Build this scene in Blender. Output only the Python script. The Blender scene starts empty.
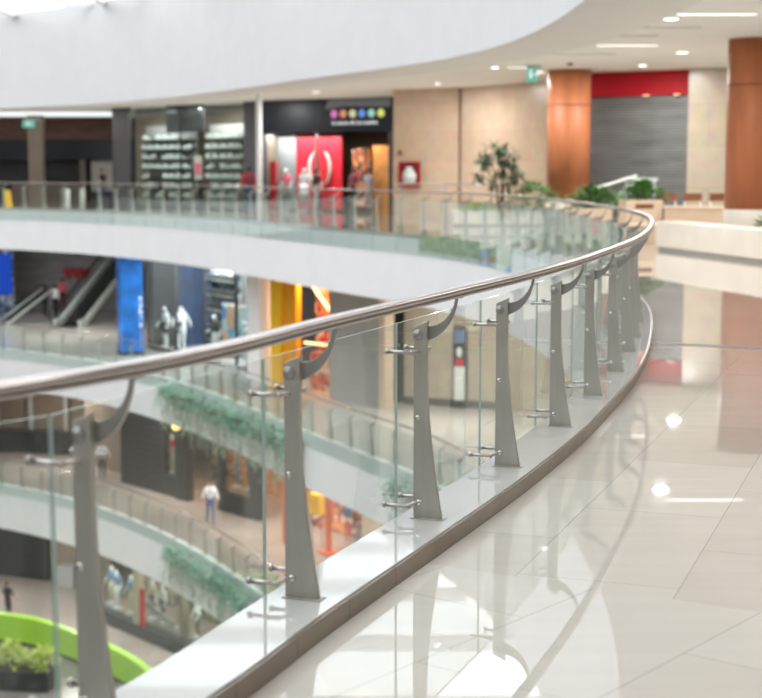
import bpy, math, random
from mathutils import Vector, Matrix
R = math.radians
rnd = random.Random(7)
scn = bpy.context.scene
COL = scn.collection

# ------------------------------------------------------------------ materials
def nt(name):
    m = bpy.data.materials.new(name); m.use_nodes = True
    t = m.node_tree; t.nodes.clear()
    out = t.nodes.new('ShaderNodeOutputMaterial')
    return m, t, out

def pmat(name, col, rough=.5, metal=0., noise=0., scale=6., bump=0., spec=.5, stretch=None, coat=0.):
    m, t, out = nt(name)
    b = t.nodes.new('ShaderNodeBsdfPrincipled')
    b.inputs['Base Color'].default_value = (*col, 1)
    b.inputs['Roughness'].default_value = rough
    b.inputs['Metallic'].default_value = metal
    b.inputs['Specular IOR Level'].default_value = spec
    b.inputs['Coat Weight'].default_value = coat
    t.links.new(b.outputs[0], out.inputs[0])
    if noise or bump:
        tc = t.nodes.new('ShaderNodeTexCoord'); mp = t.nodes.new('ShaderNodeMapping')
        if stretch: mp.inputs['Scale'].default_value = stretch
        n = t.nodes.new('ShaderNodeTexNoise'); n.inputs['Scale'].default_value = scale; n.inputs['Detail'].default_value = 4
        t.links.new(tc.outputs['Object'], mp.inputs[0]); t.links.new(mp.outputs[0], n.inputs['Vector'])
        if noise:
            r = t.nodes.new('ShaderNodeValToRGB')
            r.color_ramp.elements[0].position = .3; r.color_ramp.elements[1].position = .7
            r.color_ramp.elements[0].color = (*[max(0, c*(1-noise)) for c in col], 1)
            r.color_ramp.elements[1].color = (*[min(1, c*(1+noise)) for c in col], 1)
            t.links.new(n.outputs['Fac'], r.inputs[0]); t.links.new(r.outputs[0], b.inputs['Base Color'])
        if bump:
            bp = t.nodes.new('ShaderNodeBump'); bp.inputs['Strength'].default_value = bump; bp.inputs['Distance'].default_value = .02
            t.links.new(n.outputs['Fac'], bp.inputs['Height']); t.links.new(bp.outputs[0], b.inputs['Normal'])
    return m

def emat(name, col, s):
    m, t, out = nt(name)
    e = t.nodes.new('ShaderNodeEmission'); e.inputs[0].default_value = (*col, 1); e.inputs[1].default_value = s
    t.links.new(e.outputs[0], out.inputs[0]); return m

def glass(name, tint, ior=1.5):
    m, t, out = nt(name)
    tr = t.nodes.new('ShaderNodeBsdfTransparent'); tr.inputs[0].default_value = (*tint, 1)
    gl = t.nodes.new('ShaderNodeBsdfGlossy'); gl.inputs['Roughness'].default_value = 0.0
    gl.inputs[0].default_value = (.95, 1, .98, 1)
    lw = t.nodes.new('ShaderNodeLayerWeight'); lw.inputs[0].default_value = .5      # Schlick reflectance of a thin pane, same from both sides
    pw = t.nodes.new('ShaderNodeMath'); pw.operation = 'POWER'; pw.inputs[1].default_value = 5
    f0 = ((ior-1)/(ior+1))**2
    ma = t.nodes.new('ShaderNodeMath'); ma.operation = 'MULTIPLY_ADD'; ma.inputs[1].default_value = 1-f0; ma.inputs[2].default_value = f0
    t.links.new(lw.outputs['Facing'], pw.inputs[0]); t.links.new(pw.outputs[0], ma.inputs[0]); fr = ma
    mx = t.nodes.new('ShaderNodeMixShader')
    t.links.new(fr.outputs[0], mx.inputs[0]); t.links.new(tr.outputs[0], mx.inputs[1]); t.links.new(gl.outputs[0], mx.inputs[2])
    t.links.new(mx.outputs[0], out.inputs[0]); return m

def stone(name, c1, c2, mortar, bw, bh, rough, msize=.006, flat=False):
    """block-laid stone; flat=True lays it on the ground plane"""
    m, t, out = nt(name)
    b = t.nodes.new('ShaderNodeBsdfPrincipled'); b.inputs['Roughness'].default_value = rough
    tc = t.nodes.new('ShaderNodeTexCoord')
    br = t.nodes.new('ShaderNodeTexBrick')
    br.inputs['Color1'].default_value = (*c1, 1); br.inputs['Color2'].default_value = (*c2, 1); br.inputs['Mortar'].default_value = (*mortar, 1)
    br.inputs['Scale'].default_value = 1; br.inputs['Mortar Size'].default_value = msize
    br.inputs['Brick Width'].default_value = bw; br.inputs['Row Height'].default_value = bh; br.offset = 0.5
    if flat:
        t.links.new(tc.outputs['Object'], br.inputs['Vector'])
    else:
        sp = t.nodes.new('ShaderNodeSeparateXYZ'); cb = t.nodes.new('ShaderNodeCombineXYZ'); ad = t.nodes.new('ShaderNodeMath')
        t.links.new(tc.outputs['Object'], sp.inputs[0]); t.links.new(sp.outputs[0], ad.inputs[0]); t.links.new(sp.outputs[1], ad.inputs[1])
        t.links.new(ad.outputs[0], cb.inputs[0]); t.links.new(sp.outputs[2], cb.inputs[1]); t.links.new(cb.outputs[0], br.inputs['Vector'])
    n = t.nodes.new('ShaderNodeTexNoise'); n.inputs['Scale'].default_value = 3.; n.inputs['Detail'].default_value = 6
    t.links.new(tc.outputs['Object'], n.inputs['Vector'])
    mx = t.nodes.new('ShaderNodeMixRGB'); mx.blend_type = 'OVERLAY'; mx.inputs[0].default_value = .25
    t.links.new(br.outputs['Color'], mx.inputs[1]); t.links.new(n.outputs['Color'], mx.inputs[2])
    hs = t.nodes.new('ShaderNodeHueSaturation'); hs.inputs['Saturation'].default_value = .95
    t.links.new(mx.outputs[0], hs.inputs['Color']); t.links.new(hs.outputs[0], b.inputs['Base Color'])
    t.links.new(b.outputs[0], out.inputs[0]); return m

def floor_material():
    """polished stone tiles laid in wedge sectors that turn with the curved edge"""
    m, t, out = nt('polished_tile')
    L = t.links.new
    b = t.nodes.new('ShaderNodeBsdfPrincipled')
    b.inputs['Roughness'].default_value = .015; b.inputs['Specular IOR Level'].default_value = .8
    b.inputs['Coat Weight'].default_value = .35; b.inputs['Coat Roughness'].default_value = .01
    tc = t.nodes.new('ShaderNodeTexCoord')
    def dot(v):
        d = t.nodes.new('ShaderNodeVectorMath'); d.operation = 'DOT_PRODUCT'; d.inputs[1].default_value = v
        L(tc.outputs['Object'], d.inputs[0]); return d.outputs['Value']
    def addc(s, c):
        a = t.nodes.new('ShaderNodeMath'); a.operation = 'ADD'; a.inputs[1].default_value = c; L(s, a.inputs[0]); return a.outputs[0]
    def gt(s, c):
        a = t.nodes.new('ShaderNodeMath'); a.operation = 'GREATER_THAN'; a.inputs[1].default_value = c; L(s, a.inputs[0]); return a.outputs[0]
    def sector(ang, v0, c1, c2, row=.66, width=1.3):
        s, c = math.sin(R(ang)), math.cos(R(ang))
        cb = t.nodes.new('ShaderNodeCombineXYZ')
        L(dot((s, c, 0)), cb.inputs[0]); L(addc(dot((c, -s, 0)), v0), cb.inputs[1])
        br = t.nodes.new('ShaderNodeTexBrick'); br.offset = .5
        br.inputs['Color1'].default_value = (*c1, 1); br.inputs['Color2'].default_value = (*c2, 1)
        br.inputs['Mortar'].default_value = (.44, .41, .36, 1)
        br.inputs['Scale'].default_value = 1; br.inputs['Mortar Size'].default_value = .003; br.inputs['Mortar Smooth'].default_value = .2
        br.inputs['Brick Width'].default_value = width; br.inputs['Row Height'].default_value = row
        L(cb.outputs[0], br.inputs['Vector']); return br.outputs['Color']
    A = sector(20, 1.53 + .66*8, (.66, .62, .56), (.60, .55, .49))
    B = sector(38.8, 2.32 + .66*8, (.67, .635, .58), (.64, .60, .54))
    Cc = sector(-4, .2, (.60, .54, .48), (.53, .46, .40), .62, .62)
    mx = t.nodes.new('ShaderNodeMixRGB'); L(gt(dot((.49, .86, 0)), 5.41), mx.inputs[0]); L(B, mx.inputs[1]); L(A, mx.inputs[2])
    m2 = t.nodes.new('ShaderNodeMixRGB'); L(gt(dot((.41, 1, 0)), 15.28), m2.inputs[0]); L(mx.outputs[0], m2.inputs[1]); L(Cc, m2.inputs[2])
    n = t.nodes.new('ShaderNodeTexNoise'); n.inputs['Scale'].default_value = 2.2; n.inputs['Detail'].default_value = 7
    mp = t.nodes.new('ShaderNodeMapping'); mp.inputs['Scale'].default_value = (.5, 3, 1); L(tc.outputs['Object'], mp.inputs[0]); L(mp.outputs[0], n.inputs['Vector'])
    ov = t.nodes.new('ShaderNodeMixRGB'); ov.blend_type = 'OVERLAY'; ov.inputs[0].default_value = .12
    L(m2.outputs[0], ov.inputs[1]); L(n.outputs['Fac'], ov.inputs[2]); L(ov.outputs[0], b.inputs['Base Color'])
    n2 = t.nodes.new('ShaderNodeTexNoise'); n2.inputs['Scale'].default_value = .9; L(tc.outputs['Object'], n2.inputs['Vector'])
    bp = t.nodes.new('ShaderNodeBump'); bp.inputs['Strength'].default_value = .0; bp.inputs['Distance'].default_value = .02
    L(n2.outputs['Fac'], bp.inputs['Height']); L(bp.outputs[0], b.inputs['Normal'])
    L(b.outputs[0], out.inputs[0]); return m

def slat(name, c1, c2, freq, rough=.5, metal=0., axis=2):
    """horizontal slats / shutter ribs"""
    m, t, out = nt(name)
    b = t.nodes.new('ShaderNodeBsdfPrincipled'); b.inputs['Roughness'].default_value = rough; b.inputs['Metallic'].default_value = metal
    tc = t.nodes.new('ShaderNodeTexCoord'); w = t.nodes.new('ShaderNodeTexWave'); w.bands_direction = 'XYZ'[axis]
    w.inputs['Scale'].default_value = freq; w.inputs['Distortion'].default_value = .15
    t.links.new(tc.outputs['Object'], w.inputs['Vector'])
    r = t.nodes.new('ShaderNodeValToRGB'); r.color_ramp.elements[0].color = (*c1, 1); r.color_ramp.elements[1].color = (*c2, 1)
    t.links.new(w.outputs['Fac'], r.inputs[0])
    n = t.nodes.new('ShaderNodeTexNoise'); n.inputs['Scale'].default_value = 1.3; n.inputs['Detail'].default_value = 5
    mp = t.nodes.new('ShaderNodeMapping'); mp.inputs['Scale'].default_value = (.6, .6, 3); t.links.new(tc.outputs['Object'], mp.inputs[0]); t.links.new(mp.outputs[0], n.inputs['Vector'])
    ov = t.nodes.new('ShaderNodeMixRGB'); ov.blend_type = 'OVERLAY'; ov.inputs[0].default_value = .6
    t.links.new(r.outputs[0], ov.inputs[1]); t.links.new(n.outputs['Fac'], ov.inputs[2]); t.links.new(ov.outputs[0], b.inputs['Base Color'])
    t.links.new(b.outputs[0], out.inputs[0]); return m

def blotch(name, cols, scale, rough=.5, emit=0.):
    """merchandise prints: cells of several colours"""
    m, t, out = nt(name)
    b = t.nodes.new('ShaderNodeBsdfPrincipled'); b.inputs['Roughness'].default_value = rough
    tc = t.nodes.new('ShaderNodeTexCoord'); v = t.nodes.new('ShaderNodeTexVoronoi'); v.inputs['Scale'].default_value = scale
    t.links.new(tc.outputs['Object'], v.inputs['Vector'])
    sp = t.nodes.new('ShaderNodeSeparateColor'); t.links.new(v.outputs['Color'], sp.inputs[0])
    r = t.nodes.new('ShaderNodeValToRGB'); r.color_ramp.interpolation = 'CONSTANT'
    e = r.color_ramp.elements
    while len(e) < len(cols): e.new(.5)
    for i, c in enumerate(cols): e[i].position = i/len(cols); e[i].color = (*c, 1)
    t.links.new(sp.outputs[0], r.inputs[0]); t.links.new(r.outputs[0], b.inputs['Base Color'])
    if emit:
        t.links.new(r.outputs[0], b.inputs['Emission Color']); b.inputs['Emission Strength'].default_value = emit
    t.links.new(b.outputs[0], out.inputs[0]); return m

M = dict(
    white=pmat('white_paint', (.87, .87, .865), .55, noise=.02, scale=1.5),
    ring=pmat('ring_paint', (.77, .775, .78), .55, noise=.02, scale=1.5),
    ceil=pmat('ceiling_plaster', (.85, .875, .85), .7, noise=.02, scale=1),
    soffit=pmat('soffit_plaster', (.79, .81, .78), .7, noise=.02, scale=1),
    ledge=pmat('white_marble', (.63, .62, .60), .05, noise=.03, scale=3, coat=.8, spec=.8),
    riser=stone('brown_marble', (.20, .155, .115), (.17, .13, .095), (.08, .06, .045), .62, 2., .25, .004),
    tile=floor_material(),
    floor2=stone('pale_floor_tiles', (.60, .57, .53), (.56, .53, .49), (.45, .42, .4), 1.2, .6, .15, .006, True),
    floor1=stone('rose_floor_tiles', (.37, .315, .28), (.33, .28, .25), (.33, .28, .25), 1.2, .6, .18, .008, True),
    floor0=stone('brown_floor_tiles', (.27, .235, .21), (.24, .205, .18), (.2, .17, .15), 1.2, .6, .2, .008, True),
    steel=pmat('brushed_steel', (.49, .48, .43), .45, .7, noise=.05, scale=5, stretch=(6, 6, .8)),
    arm=pmat('satin_steel', (.40, .39, .37), .40, .85, noise=.05, scale=5),
    chrome=pmat('polished_steel', (.78, .77, .75), .14, 1.),
    pin=pmat('pin_steel', (.55, .52, .50), .28, .9),
    rail=pmat('handrail_steel', (.52, .48, .46), .24, .95, noise=.02, scale=1),
    groove=pmat('dark_rubber', (.20, .17, .16), .5),
    glass=glass('clear_glass', (.965, .98, .973)),
    fglass=glass('green_glass', (.935, .972, .96)),
    sglass=glass('shop_glass', (.86, .90, .89), 1.4),
    roofglass=glass('roof_glass', (.97, .985, 1.), 1.3),
    gedge=pmat('glass_edge', (.42, .54, .49), .15),
    film=pmat('green_film', (.56, .63, .42), .4, noise=.25, scale=5),
    filmw=pmat('white_film', (.85, .87, .84), .4),
    travertine=stone('beige_travertine', (.60, .455, .325), (.55, .40, .28), (.48, .35, .25), 1.55, .98, .28, .008),
    beige=stone('beige_block', (.45, .385, .29), (.41, .35, .26), (.33, .28, .21), 1.2, 1.15, .3, .008),
    stoneplain=pmat('cream_stone', (.78, .72, .63), .3, noise=.05, scale=2),
    bench=pmat('tan_stone', (.64, .51, .375), .35, noise=.06, scale=2),
    copper=pmat('copper_wood', (.46, .155, .062), .55, 0, noise=.14, scale=1.6, stretch=(3, 3, .5)),
    seam=pmat('seam_dark', (.17, .06, .03), .6),
    dark=pmat('charcoal_panel', (.055, .056, .062), .45, noise=.1),
    black=pmat('black_panel', (.018, .02, .022), .4, noise=.2),
    brownwall=pmat('brown_wall', (.21, .165, .125), .6, noise=.12, scale=1),
    greywall=pmat('grey_wall', (.36, .355, .34), .6, noise=.08, scale=1),
    woodslat=slat('brown_wood_slats', (.11, .05, .035), (.22, .115, .08), 3.0),
    shutter=slat('steel_shutter', (.085, .088, .088), (.21, .215, .21), 4.0, .45, .2),
    panelgrey=slat('grey_ribbed_panel', (.33, .33, .32), (.42, .42, .41), 1.6, axis=0),
    blackslat=slat('black_slats', (.010, .011, .013), (.027, .028, .031), 1.1),
    red=pmat('red_paint', (.36, .003, .010), .6, spec=.3),
    redbright=pmat('red_board', (.62, .016, .035), .4),  # brighter red than the fascia paint, one even colour
    navy=pmat('navy_board', (.005, .012, .022), .3),
    greycanopy=pmat('grey_canopy', (.20, .21, .24), .5, noise=.1),
    wsign=emat('white_lettering', (1, 1, 1), 1.0),
    yellow=pmat('yellow_paint', (.82, .50, .02), .4),
    amber=pmat('amber_paint', (.78, .36, .015), .4),
    orange=pmat('orange_paint', (.75, .16, .05), .4),
    blue=pmat('blue_wrap', (.015, .16, .56), .3, noise=.55, scale=1.6),
    limegreen=pmat('lime_paint', (.36, .66, .04), .4),
    deepgreen=pmat('dark_green_paint', (.035, .075, .04), .5),
    leaf=pmat('leaf_green', (.09, .22, .05), .5, noise=.5, scale=9),
    leafd=pmat('dark_leaf', (.035, .075, .026), .5, noise=.5, scale=9),
    leafy=pmat('lime_leaf', (.50, .62, .10), .5, noise=.4, scale=9),
    leaft=pmat('blue_green_leaf', (.17, .37, .25), .5, noise=.45, scale=6),
    leaft2=pmat('pale_vine', (.34, .44, .28), .5, noise=.4, scale=6),
    trunk=pmat('bark', (.12, .08, .05), .8, noise=.3, scale=12),
    soil=pmat('soil', (.05, .035, .025), .9, noise=.4, scale=20),
    skin=pmat('skin', (.42, .23, .15), .5), hair=pmat('dark_hair', (.012, .009, .008), .5),
    shirtw=pmat('white_shirt', (.75, .75, .76), .7), shirtr=pmat('red_shirt', (.62, .015, .03), .7),
    maroon=pmat('maroon_cloth', (.16, .015, .04), .7), navyc=pmat('navy_trousers', (.02, .04, .10), .7),
    bluec=pmat('blue_trousers', (.05, .09, .22), .7), blackc=pmat('black_cloth', (.012, .013, .016), .7),
    tie=pmat('blue_tie', (.03, .10, .40), .6), pink=pmat('pink_cloth', (.80, .16, .24), .7),
    greyc=pmat('grey_cloth', (.30, .30, .31), .7), tan=pmat('tan_cloth', (.50, .42, .30), .7),
    denim=pmat('denim', (.14, .22, .36), .7), yellowc=pmat('yellow_cloth', (.85, .55, .02), .7),
    mannequin=pmat('white_mannequin', (.82, .83, .82), .35), shoe=pmat('shoe_leather', (.02, .018, .016), .4),
    whitegoods=pmat('white_goods', (.72, .78, .74), .5), paleboard=pmat('pale_board', (.62, .60, .55), .5),  # pale board: one even colour, no emission
    bulb=emat('warm_bulb', (1, .72, .32), 5.), dimlamp=emat('dim_amber_lamp', (1, .75, .45), 1.6), lantern=emat('lantern_glow', (1, .70, .22), 3.2),
    lens=emat('downlight_glow', (1, .97, .90), 9.), slot=emat('slot_glow', (1, .97, .92), 2.6),
    ceilglow=emat('lit_ceiling_glow', (.93, .97, 1), 1.15), exitg=emat('green_sign_glow', (.16, .55, .42), .9),
    purple=emat('violet_panel_glow', (.30, .28, .95), .75), bluelit=emat('blue_panel_glow', (.03, .12, .80), .55),
    whitelit=emat('white_panel_glow', (.9, .95, 1), 1.3), spot=emat('white_spot_glow', (.95, 1, .98), 7),
    photo=blotch('poster_print', [(.03, .25, .60), (.55, .75, .9), (.75, .45, .3), (.1, .4, .7), (.85, .8, .75)], 1.6),
    goods=blotch('mixed_goods', [(.5, .05, .05), (.7, .55, .45), (.08, .07, .07), (.55, .2, .08), (.75, .3, .1), (.3, .1, .06)], 5),
    goodsb=blotch('sports_goods', [(.03, .04, .06), (.2, .35, .45), (.6, .62, .62), (.12, .14, .18), (.05, .12, .25), (.4, .42, .42)], 5),
    goodsd=blotch('dim_goods', [(.05, .045, .04), (.22, .16, .12), (.10, .08, .07), (.30, .24, .19), (.03, .03, .03)], 4),
    warmwood=pmat('warm_wood', (.50, .24, .08), .5, noise=.3, scale=1.5),
    plastic_blue=pmat('blue_counter', (.02, .12, .42), .4),
    tabletop=pmat('brown_wood', (.26, .10, .05), .45, noise=.2),
)

# ------------------------------------------------------------------ mesh helpers
class MB:
    def __init__(s): s.v, s.f, s.m, s.sm = [], [], [], []
    def add(s, vs, fs, mi=0, smooth=False, mat=None):
        o = len(s.v)
        s.v += [tuple(mat @ Vector(v)) if mat else tuple(v) for v in vs]
        s.f += [tuple(i+o for i in f) for f in fs]; s.m += [mi]*len(fs); s.sm += [smooth]*len(fs)
        return s
    def box(s, x0, x1, y0, y1, z0, z1, mi=0, mat=None):
        v = [(x0,y0,z0),(x1,y0,z0),(x1,y1,z0),(x0,y1,z0),(x0,y0,z1),(x1,y0,z1),(x1,y1,z1),(x0,y1,z1)]
        return s.add(v, [(3,2,1,0),(4,5,6,7),(0,1,5,4),(1,2,6,5),(2,3,7,6),(3,0,4,7)], mi, False, mat)
    def prism(s, poly, z0, z1, mi=0):
        a = sum(poly[i][0]*poly[(i+1) % len(poly)][1]-poly[(i+1) % len(poly)][0]*poly[i][1] for i in range(len(poly)))
        if a < 0: poly = poly[::-1]
        n = len(poly)
        v = [(x,y,z0) for x,y in poly]+[(x,y,z1) for x,y in poly]
        return s.add(v, [tuple(range(n))[::-1], tuple(range(n, 2*n))]+[(i,(i+1) % n,n+(i+1) % n,n+i) for i in range(n)], mi)
    def plate(s, poly, y0, y1, mi=0):
        """outline in the x-z plane given a thickness along y"""
        n = len(poly)
        v = [(x,y0,z) for x,z in poly]+[(x,y1,z) for x,z in poly]
        return s.add(v, [tuple(range(n)), tuple(range(n,2*n))[::-1]]+[(i,n+i,n+(i+1) % n,(i+1) % n) for i in range(n)], mi)
    def tube(s, pts, r, n=8, mi=0, mat=None, smooth=True):
        pts = [Vector(p) for p in pts]
        rs = r if isinstance(r, (list, tuple)) else [r]*len(pts)
        vs, fs = [], []; ref = None
        for i, p in enumerate(pts):
            d = (pts[min(i+1, len(pts)-1)]-pts[max(i-1, 0)]).normalized()
            if ref is None: ref = Vector((0,0,1)) if abs(d.z) < .9 else Vector((1,0,0))
            a = d.cross(ref).normalized(); b = a.cross(d).normalized(); ref = b
            for k in range(n):
                t = 2*math.pi*k/n
                vs.append(p+(a*math.cos(t)+b*math.sin(t))*rs[i])
        for i in range(len(pts)-1):
            for k in range(n):
                fs.append((i*n+k, i*n+(k+1) % n, (i+1)*n+(k+1) % n, (i+1)*n+k))
        fs.append(tuple(range(n))[::-1]); fs.append(tuple((len(pts)-1)*n+k for k in range(n)))
        return s.add(vs, fs, mi, smooth, mat)
    def lathe(s, prof, n=24, c=(0,0,0), mi=0, smooth=True, mat=None):
        vs, fs = [], []
        for r, z in prof:
            for k in range(n):
                t = 2*math.pi*k/n; vs.append((c[0]+r*math.cos(t), c[1]+r*math.sin(t), c[2]+z))
        for i in range(len(prof)-1):
            for k in range(n): fs.append((i*n+k, i*n+(k+1) % n, (i+1)*n+(k+1) % n, (i+1)*n+k))
        fs.append(tuple(range(n))[::-1]); fs.append(tuple((len(prof)-1)*n+k for k in range(n)))
        return s.add(vs, fs, mi, smooth, mat)
    def ell(s, c, r, nu=12, nv=8, mi=0, mat=None, zmin=-1.):
        vs, fs = [], []
        for j in range(nv+1):
            ph = -math.pi/2+math.pi*j/nv
            z = max(math.sin(ph), zmin)
            for k in range(nu):
                t = 2*math.pi*k/nu
                vs.append((c[0]+r[0]*math.cos(ph)*math.cos(t), c[1]+r[1]*math.cos(ph)*math.sin(t), c[2]+r[2]*z))
        for j in range(nv):
            for k in range(nu): fs.append((j*nu+k, j*nu+(k+1) % nu, (j+1)*nu+(k+1) % nu, (j+1)*nu+k))
        return s.add(vs, fs, mi, True, mat)
    def leaf(s, p, d, up, L, W, mi=0):
        d = d.normalized(); sd = d.cross(up)
        if sd.length < 1e-3: sd = d.cross(Vector((1,0,.1)))
        sd.normalize(); nrm = sd.cross(d)
        a = p; m1 = p+d*L*.5+sd*W*.5-nrm*W*.12; m2 = p+d*L*.5-sd*W*.5-nrm*W*.12; mc = p+d*L*.5; t = p+d*L-nrm*L*.12
        return s.add([a, m1, mc, m2, t], [(0,1,2), (0,2,3), (1,4,2), (2,4,3)], mi)
    def strip(s, prof, path, mi=0, smooth=False, closed=True):
        """profile (u,z) carried along path of (x,y,nx,ny)"""
        n = len(prof); vs, fs = [], []
        for x, y, nx, ny in path:
            for u, z in prof: vs.append((x+nx*u, y+ny*u, z))
        for i in range(len(path)-1):
            for k in range(n if closed else n-1):
                fs.append((i*n+k, i*n+(k+1) % n, (i+1)*n+(k+1) % n, (i+1)*n+k))
        if closed:
            fs.append(tuple(range(n))[::-1]); fs.append(tuple((len(path)-1)*n+k for k in range(n)))
        return s.add(vs, fs, mi, smooth)
    def build(s, name, mats, parent=None, bevel=0., seg=2):
        me = bpy.data.meshes.new(name); me.from_pydata(s.v, [], s.f)
        for m in (mats if isinstance(mats, (list, tuple)) else [mats]): me.materials.append(m if not isinstance(m, str) else M[m])
        me.polygons.foreach_set('material_index', s.m); me.polygons.foreach_set('use_smooth', s.sm); me.update()
        o = bpy.data.objects.new(name, me); COL.objects.link(o)
        if parent: o.parent = parent
        if bevel:
            b = o.modifiers.new('edge', 'BEVEL'); b.width = bevel; b.segments = seg; b.limit_method = 'ANGLE'
        return o

def tag(o, label=None, cat=None, group=None, kind=None):
    if label: o['label'] = label
    if cat: o['category'] = cat
    if group: o['group'] = group
    if kind: o['kind'] = kind
    return o
def thing(name, label, cat, loc=(0,0,0), rz=0., group=None):
    o = bpy.data.objects.new(name, None); COL.objects.link(o); o.empty_display_size = .1
    o.location = loc; o.rotation_euler = (0,0,rz)
    return tag(o, label, cat, group)
def struct(name, mb, mat, **k):
    return tag(mb.build(name, mat, **k), kind='structure')
def dup(root, loc, rz, label=None, group=None):
    r = root.copy(); COL.objects.link(r); r.location = loc; r.rotation_euler = (0,0,rz)
    if label: r['label'] = label
    if group: r['group'] = group
    for ch in list(root.children):
        c = ch.copy(); COL.objects.link(c); c.parent = r
        for g in list(ch.children):
            d = g.copy(); COL.objects.link(d); d.parent = c
    return r
def lamp(kind, loc, energy, size=1., sizey=None, col=(1,1,1), rot=(0,0,0), shape=None):
    l = bpy.data.lights.new('lamp', kind); l.energy = energy; l.color = col
    if kind == 'AREA':
        l.size = size
        if sizey: l.shape = 'RECTANGLE'; l.size_y = sizey
        elif shape: l.shape = shape
    o = bpy.data.objects.new('lamp', l); COL.objects.link(o); o.location = loc; o.rotation_euler = rot
    return o

# ------------------------------------------------------------------ the curved edge of the atrium
CTRL = [(-45,-9.5),(-30,-8.2),(-16,-5.2),(-8,-1.9),(-4.6,.35),(-2.7,2.05),(-1.62,3.15),(-.855,4.13),(-.35,5.41),(.15,6.68),(.61,7.88),(1.04,9.14),
        (1.42,10.40),(1.77,11.64),(2.08,12.94),(2.325,14.12),(2.61,15.6),(2.86,17.2),(3.03,18.9),(3.12,20.8),(3.13,23.),(3.06,26.),(2.86,28.8),(2.48,31.6),
        (1.85,34.2),(.92,36.8),(-.45,39.6),(-2.3,43.4),(-4.7,48.6),(-6.8,52.6),(-9.2,56.4),(-12.2,60.1),(-16.2,63.5),(-22,67.),(-30,70.3),(-45,73)]
def catmull(P, n=14):
    P = [Vector(p) for p in P]; out = []
    for i in range(len(P)-1):
        p0, p1, p2, p3 = P[max(i-1,0)], P[i], P[i+1], P[min(i+2,len(P)-1)]
        for k in range(n):
            t = k/n
            out.append(.5*((2*p1)+(p2-p0)*t+(2*p0-5*p1+4*p2-p3)*t*t+(3*p1-p0-3*p2+p3)*t**3))
    out.append(P[-1]); return out
_raw = catmull(CTRL)
_cum = [0.]
for a, b in zip(_raw, _raw[1:]): _cum.append(_cum[-1]+(b-a).length)
TOTAL = _cum[-1]
def at_s(s):
    s = min(max(s, 0), TOTAL)
    lo = max(0, min(len(_cum)-2, next((i for i, c in enumerate(_cum) if c > s), len(_cum)-1)-1))
    a, b = _raw[lo], _raw[lo+1]; t = (s-_cum[lo])/max(1e-6, _cum[lo+1]-_cum[lo])
    return a+(b-a)*t
def frame(s):
    p = at_s(s); d = (at_s(s+.12)-at_s(s-.12)).normalized()
    return (p.x, p.y, d.y, -d.x)                        # point and the normal towards the walkway
def s_near(x, y):
    return _cum[min(range(len(_raw)), key=lambda i: (_raw[i]-Vector((x, y))).length)]
def path(s0, s1, ds=.25):
    n = max(2, int((s1-s0)/ds)); return [frame(s0+(s1-s0)*i/n) for i in range(n+1)]
FULL = path(0, TOTAL, .4)
def outline(u): return [(x+nx*u, y+ny*u) for x, y, nx, ny in FULL]
BX0, BX1, BY0, BY1 = -45., 20., -12., 88.
def slab_poly(u): return outline(u)+[(BX0, BY1), (BX1, BY1), (BX1, BY0), (BX0, BY0)]
Z2, Z1, Z0 = -5.9, -11.8, -17.7
C2, C1, C0 = -1.66, -7.55, -13.75

# ------------------------------------------------------------------ shell
struct('floor', MB().prism(slab_poly(.1), -.3, 0), 'tile')
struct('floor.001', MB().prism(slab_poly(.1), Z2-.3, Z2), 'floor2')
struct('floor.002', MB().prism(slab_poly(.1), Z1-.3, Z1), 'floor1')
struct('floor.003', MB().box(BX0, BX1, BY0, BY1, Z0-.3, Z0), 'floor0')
struct('ceiling', MB().prism(slab_poly(1.7), 4.4, 4.7), 'ceil')
struct('ceiling.001', MB().prism(slab_poly(.1), C2, C2+.1), 'ceil')
struct('ceiling.002', MB().prism(slab_poly(.1), C1, C1+.1), 'ceil')
struct('ceiling.003', MB().prism(slab_poly(.1), C0, C0+.1), 'ceil')
# fascias round the void; soffit band with a step under the roof ring
struct('wall_upper_fascia', MB().strip([(-.072,C2),(.1,C2),(.1,-.001),(-.072,-.001)], FULL), 'white')
struct('wall_middle_fascia', MB().strip([(-.072,C1),(.1,C1),(.1,Z2-.001),(-.072,Z2-.001)], FULL), 'white')
struct('wall_lower_fascia', MB().strip([(-.072,C0),(.1,C0),(.1,Z1-.001),(-.072,Z1-.001)], FULL), 'white')
struct('wall_roof_ring', MB().strip([(-.05,4.2),(.2,4.2),(.2,8.05),(-.05,8.05)], FULL), 'ring')
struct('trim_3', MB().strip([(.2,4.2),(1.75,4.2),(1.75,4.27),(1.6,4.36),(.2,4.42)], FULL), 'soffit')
for nm, bx in (('wall_left', (BX0-.2,BX0,BY0,BY1,Z0,8.3)), ('wall_right', (BX1,BX1+.2,BY0,BY1,Z0,4.4)),
               ('wall_back', (BX0,BX1,BY1,BY1+.2,Z0,4.4)), ('wall_front', (BX0,BX1,BY0-.2,BY0,Z0,4.4))):
    struct(nm, MB().box(*bx), 'brownwall')
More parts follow.
